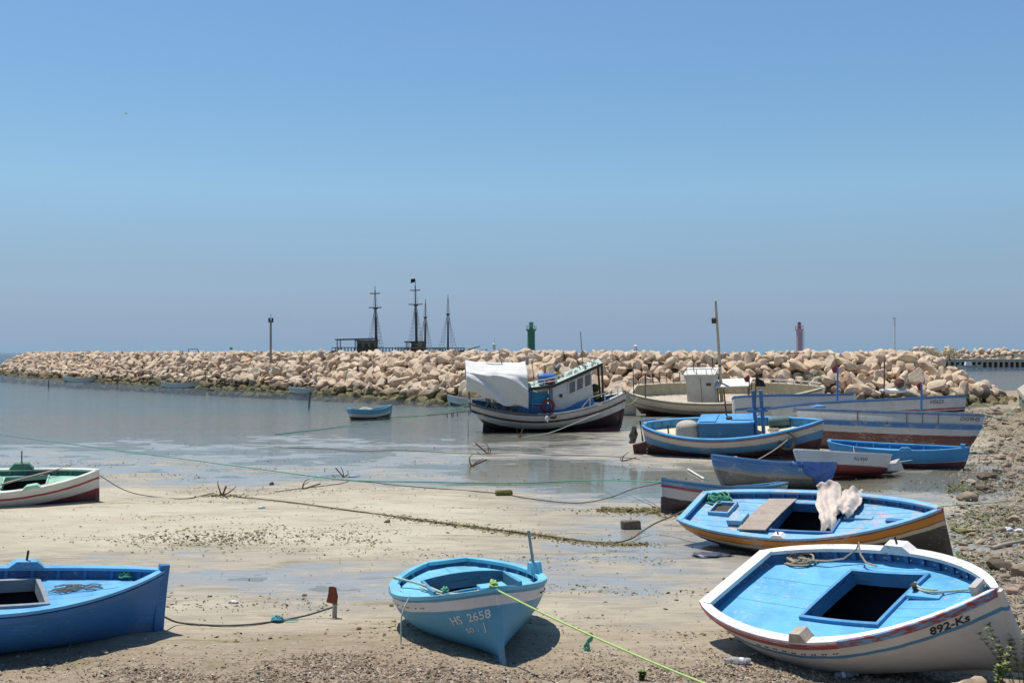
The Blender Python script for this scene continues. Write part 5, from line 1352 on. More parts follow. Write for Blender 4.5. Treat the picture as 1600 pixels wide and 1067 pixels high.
blob('net_heap', 'dark green net hung at the front of the wheelhouse', 'net', mat_plain('dark_net', (.05, .06, .04), .95, .4, 9), (2.55, .35, zf(2.4)+1.05), (.22, .25, .28), 404, b.M)
bm = bmesh.new(); tube(bm, [(.62, .4, rz(.6)), (.60, .4, rz(.6)+.62), (.75, .4, rz(.6)+.74)], .13, 10); part('exhaust_pipe', bm, m_grey, rf)
bm = bmesh.new()
for x, y, hh in ((.05, .5, .9), (1.9, .3, 1.9), (-.6, .6, 1.2)): tube(bm, [(x, y, rz(x)), (x-.12, y, rz(x)+hh)], .02, 5)
part('antenna', bm, m_iron, rf)
bm = bmesh.new()
for k in range(26):
    x, y = rnd.uniform(.8, 2.6), rnd.uniform(-.6, .7); a = rnd.uniform(0, 6.28); l = rnd.uniform(.15, .5); z_ = rz(x)+.09
    tube(bm, [(x, y, z_), (x+math.cos(a)*l*.5, y+math.sin(a)*l*.4, z_+rnd.uniform(.02, .16)), (x+math.cos(a)*l, y+math.sin(a)*l*.8, z_+rnd.uniform(0, .1))], rnd.uniform(.015, .04), 5)
o = link('roof_clutter', mesh_bm('roof_clutter', bm, 60), mat_island('clutter', [(0, (.20, .17, .12)), (.4, (.45, .50, .44)), (.7, (.10, .10, .09)), (1, (.5, .45, .35))], .9, 6, .2)); o.matrix_world = b.M; tag(o, 'scattered sticks and net scraps on the sloping green roof of the wheelhouse', 'scraps', kind='stuff')
bm = bmesh.new()
for y in (y0-.1,):
    for x in (-.75, -.2, .35): tube(bm, [(x, y, rz(x)+.07), (x, y, rz(x)+.42)], .022, 5)
    tube(bm, [(-.75, y, rz(-.7)+.42), (-.2, y, rz(-.2)+.40), (.35, y, rz(.35)+.42), (.75, y, rz(.8)+.40)], .025, 5); tube(bm, [(-.75, y, rz(-.7)+.24), (.35, y, rz(.35)+.24)], .02, 5)
part('roof_rail', bm, m_iv, rf)
# bow rail and far post
bm = bmesh.new(); P = [b.h.pt(s, 1, -1) for s in (.70, .76, .86, .95, .985)]
tube(bm, [P[0]+np.array([0, .05, .05]), P[1]+np.array([0, .05, .48]), P[2]+np.array([0, .05, .46]), P[3]+np.array([0, .05, .42]), P[4]+np.array([0, .02, .40])], .03, 6)
for p_ in P[1:]: tube(bm, [p_+np.array([0, .05, .0]), p_+np.array([0, .05, .44])], .028, 6)
part('bow_rail', bm, m_iv, b.root)
bm = bmesh.new()
for k in range(7):
    P = b.h.pt(.80+.02*k, 1, 1); tube(bm, [P+np.array([0, -.1, -.3]), P+np.array([.15*(k % 2), -.25, .35])], .02, 5)
part('bow_gear', bm, m_iron, b.root)
blob('fender', 'white fender hanging over the side of the fishing boat below the door', 'fender', m_iv, (-.18, float(b.h.pt(.48, 1, -1)[1])-.10, float(b.h.zs(.48))-.20), (.10, .09, .24), 405, b.M)
blob('fender', 'black fender beside the white one on the fishing boat', 'fender', m_dark, (.18, float(b.h.pt(.52, 1, -1)[1])-.10, float(b.h.zs(.52))-.10), (.20, .09, .15), 406, b.M)
blob('white_bundle', 'white bundle on the foredeck of the fishing boat', 'bundle', m_iv, (1.9+.6, -.75, float(b.h.zs(.8))+.05), (.25, .16, .14), 407, b.M)
bm = bmesh.new(); hx = -b.h.L/2
loft(bm, [[(hx+1.15, y_, .55), (hx+.72, y_, .50), (hx+.66, y_, -.02), (hx+1.2, y_, -.02)] for y_ in (-.06, .06)]); part('rudder', bm, m_dark, b.root)
# white awning on its frame over the stern
def awn(u, v):
    x = -4.18+3.10*u
    prof_ = [(-1.16, 2.22-.78*u), (-1.20, 2.75-.40*u), (-1.17, 3.18-.22*u), (-.95, 3.33-.17*u), (-.3, 3.50-.12*u), (.40, 3.72-.16*u), (.75, 3.58-.12*u), (1.08, 3.25-.15*u), (1.18, 2.6-.4*u)]
    k = v*(len(prof_)-1); i = min(int(k), len(prof_)-2); t_ = k-i
    y = prof_[i][0]*(1-t_)+prof_[i+1][0]*t_; z = prof_[i][1]*(1-t_)+prof_[i+1][1]*t_
    if k < 2.6:                       # the hanging front: slanting folds gathered to the stern corner
        w_ = min(1, (2.6-k)/.8)
        y += w_*(.10*math.sin(8*u+2.4*k+1)+.055*math.sin(19*u+5.5*k)+.05*(float(vnoise(u*9, k*2))))
        if k < 1: z += (1-k)*(.10*math.sin(6*u+.5)+.05*math.sin(17*u)); x += (1-k)*.04*math.sin(9*u)
    else: z += -.10*math.sin(PI*u)*(1-abs(k-5)/4)+.03*math.sin(9*u+3*k)+.05*float(vnoise(u*7+3, k*1.5))
    if u < .12: y *= 1-.25*((.12-u)/.12)**2; x += .0
    return (x, y, z)
o = cloth_mesh('awning', awn, 64, 50, mat_plain('white_canvas', (.66, .645, .61), .9, .10, 3, bump=.3), b.root, .015)
bm = bmesh.new()
for x in (-4.0, -2.7, -1.2):
    u = (x+4.18)/3.1
    tube(bm, [(x, -.92, 1.2), (x, -.90, 3.05-.2*u), (x, .42, 3.50-.16*u), (x, .98, 3.0-.15*u), (x, 1.0, 1.2)], .03, 6)
tube(bm, [(-4.15, .42, 3.50), (-1.1, .42, 3.34)], .03, 6)
part('awning_frame', bm, m_iron, b.root)
bm = bmesh.new(); tube(bm, [(-2.3, .4, 3.5), (-2.45, .4, 4.25), (-3.2, .45, 3.95)], .035, 6); part('frame_pole', bm, m_grey, b.root)
bm = bmesh.new(); box(bm, (-1.0, .25, 3.62), (.16, .12, .42)); part('lamp', bm, m_grey, b.root)
bm = bmesh.new()
for k in range(30):
    x, y = rnd.uniform(-3.4, -1.5), rnd.uniform(-.8, .6); tube(bm, [(x, y, zf(x)+.02), (x+rnd.uniform(-.3, .3), y+.1, zf(x)+rnd.uniform(.3, .75)), (x+rnd.uniform(-.5, .5), y, zf(x)+.2)], rnd.uniform(.03, .07), 5)
o = link('deck_gear', mesh_bm('deck_gear', bm, 60), mat_island('gear', [(0, (.10, .09, .08)), (.5, (.30, .25, .20)), (.8, (.5, .48, .42)), (1, (.16, .15, .12))], .9, 6, .2)); o.matrix_world = b.M; tag(o, 'jumbled ropes and gear under the white awning of the fishing boat', 'gear', kind='stuff')

# --- small boats afloat
def small_boat(label, p, bands, bottom, rail, dk, hk=None, group=None, gzv=-.16):
    b = start_boat('rowing_boat', label, 'boat', hk or dict(D=0.75, sb=0.35, ss=0.25, tw=0.3, rake_b=0.25, rake_s=0.2), p, group=group, gzv=gzv)
    hull_part(b, mat_hull('small_hull', bands, bottom, wear=.3, mud=9), dk, .05, 30, 12); deck(b, dk, .24, .3)
    sheer_strip(b, 'gunwale', rail, .09, .05, 0, .03, stern=.12); stem_post(b, rail, .08, .05, .06)
    for s in (.3, .55, .75):
        P = b.h.pt(s, b.h.t_at_sd(s, .1), 1); y = abs(P[1])-.03
        bm = bmesh.new(); box(bm, (P[0], 0, P[2]), (.22, 2*y, .04)); part('thwart', bm, rail, b.root)
    return b
m_gw = mat_paint('grey_white_rail', (.50, .51, .50), .4); m_gin = mat_paint('grey_inside', (.25, .28, .27), .5)
b = small_boat('little blue and white boat with brown bottom anchored alone on the open water', [-8.685, 69.830, 0.548, 0.002, -0.003, 2.869, 1.225], [(.26, (.08, .27, .42)), (.44, (.48, .48, .46))], (.09, .05, .045), mat_paint('aqua_rail', (.14, .40, .50), .3), INSIDE_BLUE, dict(D=0.85, sb=0.3, ss=0.1, tw=0.5, rake_b=0.2, rake_s=0.2))
blob('net_heap', 'pale heap of net in the little blue and white boat afloat', 'net', mat_plain('pale_net', (.40, .37, .32), .95), (-.35, 0, float(b.h.zs(.4))+.0), (.42, .3, .24), 408, b.M)
GW = [(.22, (.42, .44, .44)), (.48, (.50, .51, .50))]; GR = 'small grey white boats at the breakwater foot'
for lab, u, v, d, L, hd in (('small grey white boat afloat at the foot of the breakwater, farthest left', 124, 596, 158, 4.6, 3.1), ('grey white boat lying by the boulders next to a dark rock', 282, 605, 132, 4.4, .06), ('grey white boat behind the leaning dark stake in the water', 482, 614, 112.5, 3.8, .1)):
    small_boat(lab, [(u-800)/FPX*d, d, hd, 0, 0, L, 1.5], GW, (.12, .12, .11), m_gw, m_gin, group=GR)
b = small_boat('grey white boat partly hidden behind the stern of the fishing boat', [(724-800)/FPX*88+.55, 88, 3.0, 0, 0, 3.6, 1.4], GW, (.05, .05, .05), m_gw, m_gin, group=GR)
b = small_boat('tiny blue and white motor boat moored at the far quay on the right', [(1512-800)/FPX*310+.5, 310, 3.1, 0, 0, 6.5, 2.4], [(.3, (.12, .25, .40)), (.8, (.55, .56, .56))], (.1, .1, .12), m_gw, m_gin)
bm = bmesh.new(); box(bm, (.4, 0, float(b.h.zs(.5))+.5), (1.8, 1.5, 1.2), taper=.8); part('cuddy', bm, m_white, b.root)

# ------------------------------------------------------------------ marker poles with scraps of cloth
m_bluepole = mat_paint('blue_pole', (.07, .18, .38), .3); m_redcloth = mat_plain('red_rag', (.42, .05, .06), .9, .2, 8)
def pole(label, u, v0, v1, d, m, r=.045, flag=None, name='marker_pole', fm=None):
    A, B_ = at(u, v1, d), at(u+.8, v0, d); e = empty(name, A); tag(e, label, 'pole')
    bm = bmesh.new(); tube(bm, [(0, 0, 0), B_-A], r, 7, r*.8); part('pole', bm, m, e)
    if flag:
        t_ = B_-A; bm = bmesh.new(); rings = []
        for k in range(6):
            q = t_+Vector((-.13*k*flag, .05*math.sin(k), .10-.10*k*abs(flag)*.8)); rings.append([q, q+Vector((0, .015, 0)), q+Vector((.02*k, .015, -.42+.04*k)), q+Vector((.02*k, 0, -.42+.04*k))])
        loft(bm, rings); part('flag', bm, fm or m_redcloth, e)
    return e
pole('blue pole topped by a red rag, standing left behind the long white boat', 1308, 573, 634, 56.6, m_bluepole, .06, .5)
pole('blue pole with red rag in front of the long white boat, right of two', 1439, 600, 652, 52.2, m_bluepole, .06, .4)
pole('thin brown stick standing behind the long white boat', 1381, 562, 634, 57.2, m_iron, .04)
pole('thin dark stick with a red rag beside the cabin boat awning', 1170, 588, 632, 63.0, m_iron, .035, .5)
e = pole('stick with black and white rags above the twin blue posts', 1180, 592, 640, 48.5, m_iron, .03, -.5, 'marker_pole', m_flag)
e = empty('buoy', at(1405, 608, 57.3)); tag(e, 'round brown float standing on a white bundle behind the long white boat', 'buoy')
bm = bmesh.new(); lathe(bm, [(.02, .06), (.2, .14), (.27, .32), (.2, .50), (.02, .58)], 12); part('float', bm, mat_plain('brown_float', (.17, .08, .05), .8, .4, 5), e)
v, f = boulder(420, 3, 12, .7); o = link('bundle', mesh_np('bundle', v*np.array([.75, .3, .18]), f), m_white, e); o.location = (-.25, 0, -.05)
# ------------------------------------------------------------------ stakes in the water and on the sand
def stake(label, u, v0, v1, r=.05, lean=0):
    g_ = gp(u, v1); d = g_.y; e = empty('stake', g_); tag(e, label, 'stake'); t_ = at(u+lean, v0, d)-g_
    bm = bmesh.new(); tube(bm, [(0, 0, -.5), t_*.5+Vector((.02, 0, 0)), t_], r, 7, r*.85); part('post', bm, m_spar, e)
stake('leaning dark stake in the water before a grey boat', 482, 612, 633, .075, 3)
stake('short dark stake alone in the water at far left', 76, 594, 604, .07)
stake('thin dark stick in the water left of the fishing boat', 731, 656, 690, .011)
P = gp(523, 966, .03); e = empty('rusty_stake', (P.x, P.y, g1(P.x, P.y))); tag(e, 'weathered wooden stake with a rusty iron plate at its top, in the sand', 'stake')
bm = bmesh.new(); tube(bm, [(.0, 0, -.3), (.01, 0, .25), (-.01, .01, .45)], .038, 7, .03); part('post', bm, m_pole, e)
bm = bmesh.new(); loft(bm, [[(-.115, y_, .24), (.045, y_, .21), (.06, y_, .32), (.03, y_, .46), (-.02, y_, .475), (-.075, y_, .47), (-.085, y_, .36)] for y_ in (-.045, -.025)]); part('plate', bm, mat_plain('rust', (.24, .075, .04), .95, .5, 12, bump=1.0), e)
# ------------------------------------------------------------------ ropes
def gpt(u, v, dz=.02):
    p = gp(u, v, .02); p.z = max(g1(p.x, p.y), 0.0)+dz; return p
def rope(label, pts, m, r=.014, n=10, name='rope', sag=0.0, wig=0.0):
    pts = curve_pts(pts, n)
    if sag:
        k = len(pts)-1; pts = [p-Vector((0, 0, sag*4*(i/k)*(1-i/k))) for i, p in enumerate(pts)]
    if wig: pts = [p+Vector((rnd.uniform(-wig, wig), rnd.uniform(-wig, wig)*2, 0)) for p in pts]
    bm = bmesh.new(); tube(bm, pts, r, 6)
    return tag(link(name, mesh_bm(name, bm, 70), m), label, 'rope')
SM, ORG, HSB, BLU, GRN = BOATP['small'], BOATP['orange'], BOATP['hs'], BOATP['blue'], BOATP['green']
bow = lambda b, dz=0.0: to_world(b, (b.h.L/2, 0, float(b.h.zs(1))+dz))
rope('long green mooring rope from the left edge across wet mud to a small boat', [gpt(-60, 680, .25), gpt(0, 686, .22), gpt(120, 700, .16), gpt(250, 716, .10), gpt(400, 735, .06), gpt(540, 750, .025), gpt(660, 753, .025), gpt(800, 755, .03), gpt(930, 754, .10), bow(SM, -.06)], m_rope_green, .018, 8)
rope('brown rope on the mud rising to the bow of the small red striped boat', [gpt(560, 751), gpt(640, 761), gpt(770, 771), gpt(830, 780), gpt(900, 786), gpt(950, 781, .06), gpt(990, 772, .18), bow(SM, -.08)], m_rope_dark, .014, 8)
stw = to_world(ORG, (-ORG.h.L/2, -.15, float(ORG.h.zs(0))+.02))
rope('weedy brown rope from the anchor across the sand to the yellow striped boat', [gpt(372, 779), gpt(450, 789), gpt(560, 803), gpt(640, 813), gpt(720, 824), gpt(830, 836), gpt(930, 847), gpt(980, 845, .04), gpt(1020, 833, .22), stw], m_rope_weed, .018, 8, wig=.01)
stakeP = Vector((P.x, P.y, g1(P.x, P.y)+.16))
bs = to_world(BLU, (BLU.h.L/2+.08, 0, .35))
rope('dark rope hanging from the deep blue boat to the rusty stake', [bs, bs.lerp(gpt(285, 976), .7)-Vector((0, 0, .02)), gpt(305, 979), gpt(350, 981), gpt(395, 978), gpt(440, 972), gpt(480, 968, .05), stakeP-Vector((.05, 0, .01)), stakeP], m_rope_dark, .014, 8)
q = gpt(434, 973)
coil('rope_knot', 'knot of turquoise line on the dark rope between boat and rusty stake', mat_plain('turquoise_nylon', (.10, .36, .42), .7), q, .06, 8, .012, .5, None, flat=1.1, tail=[(.1, .03, .01), (.2, .0, .01), (.3, .05, .01)])
hb_ = bow(HSB, .02); endq = at(1190, 1100, 10.4); mid = hb_.lerp(endq, .5)-Vector((0, 0, .05))
rope('lime green mooring rope from the light blue boat bow to the lower edge', [hb_, hb_.lerp(endq, .25)-Vector((0, 0, .04)), mid, hb_.lerp(endq, .75)-Vector((0, 0, .04)), endq], m_rope_lime, .012, 8)
tq = hb_.lerp(endq, .44)-Vector((0, 0, .05))
bm = bmesh.new()
for k in range(9): tube(bm, curve_pts([tq, tq+Vector((-.03+rnd.uniform(-.03, .02), 0, -.05)), tq+Vector((-.06+rnd.uniform(-.03, .03), rnd.uniform(-.03, .03), -.11)), tq+Vector((-.05+rnd.uniform(-.04, .04), 0, -.17))], 4), .009, 5)
tag(link('rope_tassel', mesh_bm('rope_tassel', bm, 70), m_rope_green), 'frayed green rope end hanging from the lime mooring rope', 'rope')
fs = to_world(FB, (-FB.h.L/2+.1, -.4, float(FB.h.zs(0))-.05))
rope('pale green rope from the stern of the fishing boat down into the water', [fs, fs.lerp(gpt(600, 655, .0), .5)-Vector((0, 0, .15)), gpt(600, 657, .02), gpt(520, 668, .015), gpt(430, 678, .01)], m_rope_green, .022, 8)
rope('weed hung line at the water edge left of the fishing boat hull', [gpt(590, 656, .1), gpt(650, 655, .22), gpt(700, 653, .30), gpt(745, 650, .42)], m_rope_weed, .02, 8)
bm = bmesh.new()
for k in range(38):
    u = 650+95*(k/37)**.8; t_ = gpt(u, 655-5*(u-650)/95, .22+.2*(u-650)/95); l = rnd.choice((.06, .1, .12, .3 if 690 < u < 735 else .1)); tube(bm, [t_, t_+Vector((.01, 0, -l))], .03 if l > .2 else .018, 5)
tag(link('hanging_weed', mesh_bm('hanging_weed', bm, 70), m_rope_weed), 'clumps of weed hanging from the line left of the fishing boat', 'seaweed', kind='stuff')
rope('brown rope lying on wet mud from the shallow water to the middle boats', [gpt(400, 697, -.02), gpt(500, 700), gpt(560, 704), gpt(620, 703), gpt(680, 706), gpt(745, 709), gpt(800, 707), gpt(850, 711), gpt(900, 711), gpt(960, 714), gpt(1000, 718)], m_rope_weed, .013, 8, wig=.02)
fbw = to_world(FB, (FB.h.L/2-.1, -.1, 1.35))
rope('pale rope from the fishing boat bow down to a grapnel on the mud', [fbw, fbw.lerp(gpt(815, 684, .04), .45)-Vector((0, 0, .16)), gpt(860, 678, .10), gpt(815, 684, .03)], m_rope_pale, .018, 8)
rope('thin dark rope from the fishing boat bow to the stern of the big white boat', [fbw, to_world(CB, (-CB.h.L/2+.6, -.8, 1.6))], m_rope_tan, .016, 10, sag=.25)
PG, LH, QG, BR, EBb = BOATP['pg'], BOATP['lh'], BOATP['qg'], BOATP['br'], BOATP['eb']
pgs = to_world(PG, (-PG.h.L/2-.4, 0, .5))
rope('pale green rope from the white dinghy stern across the mud to the stones', [pgs, pgs.lerp(gpt(1500, 716, .3), .5)-Vector((0, 0, .05)), gpt(1505, 716, .22), gpt(1560, 708, .12), gpt(1640, 702, .10)], m_rope_pale, .018, 8)
lb = bow(LH, .0)
rope('green rope from the bow of the long white boat down to the mud', [lb, lb.lerp(gpt(1555, 646, .3), .6)-Vector((0, 0, .06)), gpt(1555, 645, .12), gpt(1585, 648, .2)], m_rope_green, .022, 8)
qb = bow(QG, .0)
rope('green rope from the blue striped boat bow up to the quay wall', [qb, qb.lerp(Vector((29.5, 66, 1.2)), .5)-Vector((0, 0, .5)), Vector((29.6, 66, 1.3))], m_rope_green, .02, 10)
gb = bow(GRN, -.1)
rope('dark line from the green boat bow to the grapnel anchor on the sand', [gb, gb.lerp(gpt(235, 777), .5)-Vector((0, 0, .12)), gpt(235, 777), gpt(290, 781), gpt(335, 772)], m_rope_dark, .012, 8)
tl = to_world(EBb, (2.2, float(EBb.h.pt(.82, .7, -1)[1]), .9)); 
rope('grey line from the tyre fender down to the weathered blue boat', [tl, to_world(BOATP['tarp'], (.7, -.2, .75))], m_rope_tan, .016, 10, sag=.08)
rope('thin line lying on the mud between the small grapnels', [gpt(430, 770), gpt(470, 765), gpt(530, 757), gpt(545, 752)], m_rope_dark, .012, 8)
rope('green line lying on the mud near the right stones', [gpt(1300, 800), gpt(1400, 795), gpt(1500, 790), gpt(1600, 783)], m_rope_green, .012, 8)
# ------------------------------------------------------------------ grapnel anchors
def grapnel(label, u, v, s, tilt, rz_):
    p = gpt(u, v, 0); e = empty('grapnel_anchor', p, (tilt, 0, rz_)); tag(e, label, 'anchor')
    bm = bmesh.new(); tube(bm, [(0, 0, -.05*s), (0, 0, .75*s)], .022*s+.006, 6); part('shank', bm, m_iron, e)
    for k in range(4):
        a = PI/2*k+.4; c_, s_ = math.cos(a), math.sin(a)
        bm = bmesh.new(); tube(bm, curve_pts([(0, 0, 0), (.16*s*c_, .16*s*s_, .02*s), (.32*s*c_, .32*s*s_, .14*s), (.38*s*c_, .38*s*s_, .34*s)], 4), .02*s+.006, 6, .009); part('fluke', bm, m_iron, e)
grapnel('rusty grapnel anchor with spread arms on a weedy mound in the sand', 348, 776, .95, 1.1, .4)
grapnel('small bent grapnel lying on wet mud right of the rusty anchor', 474, 765, .7, 1.3, 1.9)
grapnel('small grapnel near the green rope and a pale bag', 537, 744, .7, .9, -.5)
grapnel('grapnel lying on the grey mud below the fishing boat, left of the two', 737, 727, 1.0, 1.2, .9)
grapnel('grapnel lying on the grey mud below the fishing boat, farther one', 762, 708, .95, .9, -1.0)
grapnel('grapnel on the mud at the end of the pale bow rope', 812, 682, 1.0, 1.0, .2)
grapnel('small anchor lying near the rudder of the blue engine box boat', 972, 720, .8, 1.4, 2.0)
# ------------------------------------------------------------------ stones and rubbish
STONE_TONES = [(0, (.27, .21, .15)), (.3, (.38, .30, .22)), (.55, (.18, .14, .10)), (.8, (.46, .39, .30)), (1, (.24, .19, .12))]
m_stone = mat_island('beach_stone', STONE_TONES, .92, 5, .7, False, .03)
svar = []
for i in range(10):
    v, f = boulder(500+i, 3); me = mesh_np('stone', v, f); me.set_sharp_from_angle(angle=math.radians(32)); me.materials.append(m_stone); svar.append(me)
def stone(label, u, v, w, hh, name='stone', m=None, group=None, rz_=None, dz=0.0, seed=None):
    """a stone w px wide and hh px high in the survey, bottom at (u, v)"""
    p = gpt(u, v, 0); k = p.y/FPX
    if m: v_, f_ = boulder(seed or int(u+v), 3); me = mesh_np(name, v_, f_); me.set_sharp_from_angle(angle=math.radians(32)); me.materials.append(m)
    else: me = svar[int(u*7+v*3) % len(svar)]
    o = bpy.data.objects.new(name, me); COL.objects.link(o)
    sx, sz = w*k/2*1.1, hh*k/2*1.15
    o.location = (p.x, p.y+sx*.4, p.z+sz*.55+dz); o.scale = (sx, sx*rnd.uniform(.6, .9), sz*1.25); o.rotation_euler = (rnd.uniform(-.15, .15), rnd.uniform(-.15, .15), rnd.uniform(-.4, .4) if rz_ is None else rz_)
    return tag(o, label, 'stone', group)
m_mossy = mat_plain('mossy_stone', (.15, .15, .04), .95, .5, 9, bump=1.0); m_darkstone = mat_plain('dark_stone', (.15, .115, .085), .95, .4, 9, bump=1.0)
def block_stone(label, u, v, w, hh, m):
    p = gpt(u, v, 0); k = p.y/FPX; bm = bmesh.new(); box(bm, (0, 0, 0), (w*k, w*k*.55, hh*k*1.25)); bmesh.ops.bevel(bm, geom=bm.edges, offset=.02, segments=2, affect='EDGES')
    for vv_ in bm.verts: vv_.co += Vector((rnd.uniform(-.01, .01), rnd.uniform(-.01, .01), rnd.uniform(-.012, .012)))
    o = link('stone_block', mesh_bm('stone_block', bm, 40), m); o.location = (p.x, p.y+w*k*.25, p.z+hh*k*.45); o.rotation_euler = (0, rnd.uniform(-.05, .05), .15); tag(o, label, 'stone')
block_stone('brown square stone block alone on wet mud left of the yellow striped boat', 986, 826, 30, 12, m_darkstone)
block_stone('mossy green block on the mud beside the brown rope', 787, 775, 26, 7, m_mossy)
stone('big smooth tan boulder on the mud left of the stones at right', 1511, 782, 34, 17, rz_=.1)
stone('flat jagged brown rock behind the tan boulder', 1541, 748, 34, 14, m=m_darkstone)
stone('dark rounded rock just above the tan boulder', 1539, 765, 22, 10, m=m_darkstone)
stone('large dark slab stone behind the bow of the white boat', 1566, 892, 52, 22, m=m_darkstone, rz_=-.1)
stone('pale stone touching the large dark slab at the right edge', 1594, 902, 34, 26)
stone('round peach coloured stone at the bottom right edge', 1521, 1116, 62, 56, m=mat_plain('peach_stone', (.55, .40, .28), .85, .15, 6), rz_=0)
stone('brown stone in front of the striped boat stem', 1504, 852, 16, 9)
stone('wide brown stone at the right edge above the drift stick', 1584, 818, 25, 14)
stone('weedy low rock right of the striped boat bow', 1507, 832, 28, 9, m=m_mossy)
stone('peach stone behind the bow of the white boat', 1585, 930, 26, 16, m=mat_plain('peach_stone_small', (.45, .31, .22), .9, .3, 8, bump=.7))
stone('dark rock by the grey white boat at the breakwater', 329, 610, 12, 4, m=m_darkstone)
used = []
ZONES = [(720, 'brown stone on the mud between the blue striped bow and the quay wall', 'stones below the quay wall'), (840, 'brown stone on wet sand right of the yellow striped boat', 'stones right of the striped boat'), (1100, 'brown stone on the sand behind the white boat bow', 'stones behind the white boat')]
n_st = 0
while n_st < 285:
    v = rnd.choice((rnd.uniform(640, 720), rnd.uniform(700, 840), rnd.uniform(840, 1000)))
    lim = 1495+max(0, (v-880)*.55) if v > 735 else 1535
    u = 1625-(1625-lim)*rnd.random()**1.3
    if u < lim: continue
    w = rnd.choice((7, 8, 9, 10, 12, 14, 18))*(1.0 if v < 860 else 1.15)*(.9 if v < 720 else 1)
    zl_, zg_ = next((l_, g_) for lim_, l_, g_ in ZONES if v <= lim_)
    stone(('little ' if w < 10 else 'larger ' if w > 13 else 'middling ')+zl_, u, v, w, w*rnd.uniform(.4, .62), group=zg_); n_st += 1
GL = 'small stones lying scattered on the sand'
for u, v, w in [(832, 955, 15), (1056, 938, 9), (1040, 953, 7), (165, 1024, 14), (606, 820, 12), (612, 948, 8), (1290, 757, 9), (700, 836, 6), (830, 838, 6), (560, 985, 10), (690, 1045, 9), (40, 1020, 7), (905, 800, 5), (1130, 905, 7), (475, 930, 10), (350, 1046, 9), (1014, 800, 6), (640, 960, 7)]:
    stone('small pale stone lying alone on open sand', u, v, w, w*.55, group=GL)
# driftwood stick
bm = bmesh.new(); A, B_ = gpt(1548, 858, .03), gpt(1606, 846, .05); tube(bm, curve_pts([A, A.lerp(B_, .4)+Vector((0, 0, .02)), B_], 6), .045, 7, .03)
tag(link('drift_stick', mesh_bm('drift_stick', bm, 60), m_pole), 'pale drift stick lying on the stones behind the white boat', 'driftwood')
bm = bmesh.new(); A, B_ = gpt(1075, 734, .04), gpt(1100, 748, .03); tube(bm, [A, B_], .03, 6)
tag(link('drift_stick', mesh_bm('drift_stick', bm, 60), m_iv), 'white stick on the mud between the engine box boat and the weathered boat', 'driftwood')
# plastic bottles
t = NT('clear_plastic'); pb = t.bsdf((.80, .84, .88), .12, None, .5); pb.inputs['Transmission Weight'].default_value = .72; pb.inputs['IOR'].default_value = 1.15; m_pet = t.m
m_cap = mat_plain('bottle_cap', (.30, .40, .62), .5)
m_label = mat_plain('bottle_label', (.60, .64, .70), .6)
def bottle(label, u, v, L, rz_):
    p = gpt(u, v, 0); e = empty('plastic_bottle', p+Vector((0, 0, L*.13)), (0, PI/2-.04, rz_)); tag(e, label, 'bottle'); r = L*.14
    bm = bmesh.new(); lathe(bm, [(.3*r, -L*.5), (.9*r, -L*.49), (r, -L*.44), (r, -L*.30), (.93*r, -L*.28), (r, -L*.26), (r, -L*.05), (.92*r, -L*.03), (r, 0), (r, L*.14), (.9*r, L*.22), (.55*r, L*.34), (.33*r, L*.40), (.33*r, L*.46), (.05*r, L*.46)], 18); part('body', bm, m_pet, e)
    bm = bmesh.new(); lathe(bm, [(.05*r, L*.435), (.40*r, L*.435), (.40*r, L*.50), (.05*r, L*.502)], 12); part('cap', bm, m_cap, e)
    bm = bmesh.new(); lathe(bm, [(r*1.012, -L*.22), (r*1.012, -L*.08)], 18); part('label', bm, m_label, e)
bottle('crushed clear plastic bottle on the wrack by the stern of the white boat', 1151, 1040, .34, 2.95)
bottle('clear plastic bottle with blue cap below the white boat hull', 1321, 1061, .29, .05)
def bag(label, u, v, w, hh, col, seed):
    p = gpt(u, v, 0); k = p.y/FPX; vv_, ff_ = boulder(seed, 3, 18, .6); r = np.random.default_rng(seed); vv_ = vv_*(1+r.normal(0, .16, (len(vv_), 1)))
    o = link('plastic_bag', mesh_np('plastic_bag', vv_*np.array([w*k/2, w*k/2.5, hh*k*.7]), ff_), mat_plain('bag_plastic', col, .4, .2, 8)); o.location = p+Vector((0, 0, .02)); tag(o, label, 'bag')
bag('pale blue plastic bag on the mud beside a small grapnel', 551, 744, 16, 5, (.42, .52, .62), 601)
bag('dark crumpled bag on wet mud above the sand bar', 425, 757, 9, 8, (.10, .10, .13), 602)
bag('pale blue plastic scrap on the sand below the rusty anchor', 409, 797, 12, 4, (.45, .55, .66), 603)
bag('pale blue bag among the stones at the right edge', 1571, 830, 18, 10, (.50, .58, .68), 604)
bag('white bag scrap among the stones at the right edge', 1592, 832, 16, 8, (.62, .62, .62), 605)
bag('white scrap on the sand left of the rusty stake', 366, 943, 18, 5, (.62, .60, .56), 606)
bag('dark lump added for the shadow under the striped boat stern', 1112, 866, 70, 6, (.09, .10, .14), 608)  # low dark lump put down to draw the stern's shadow
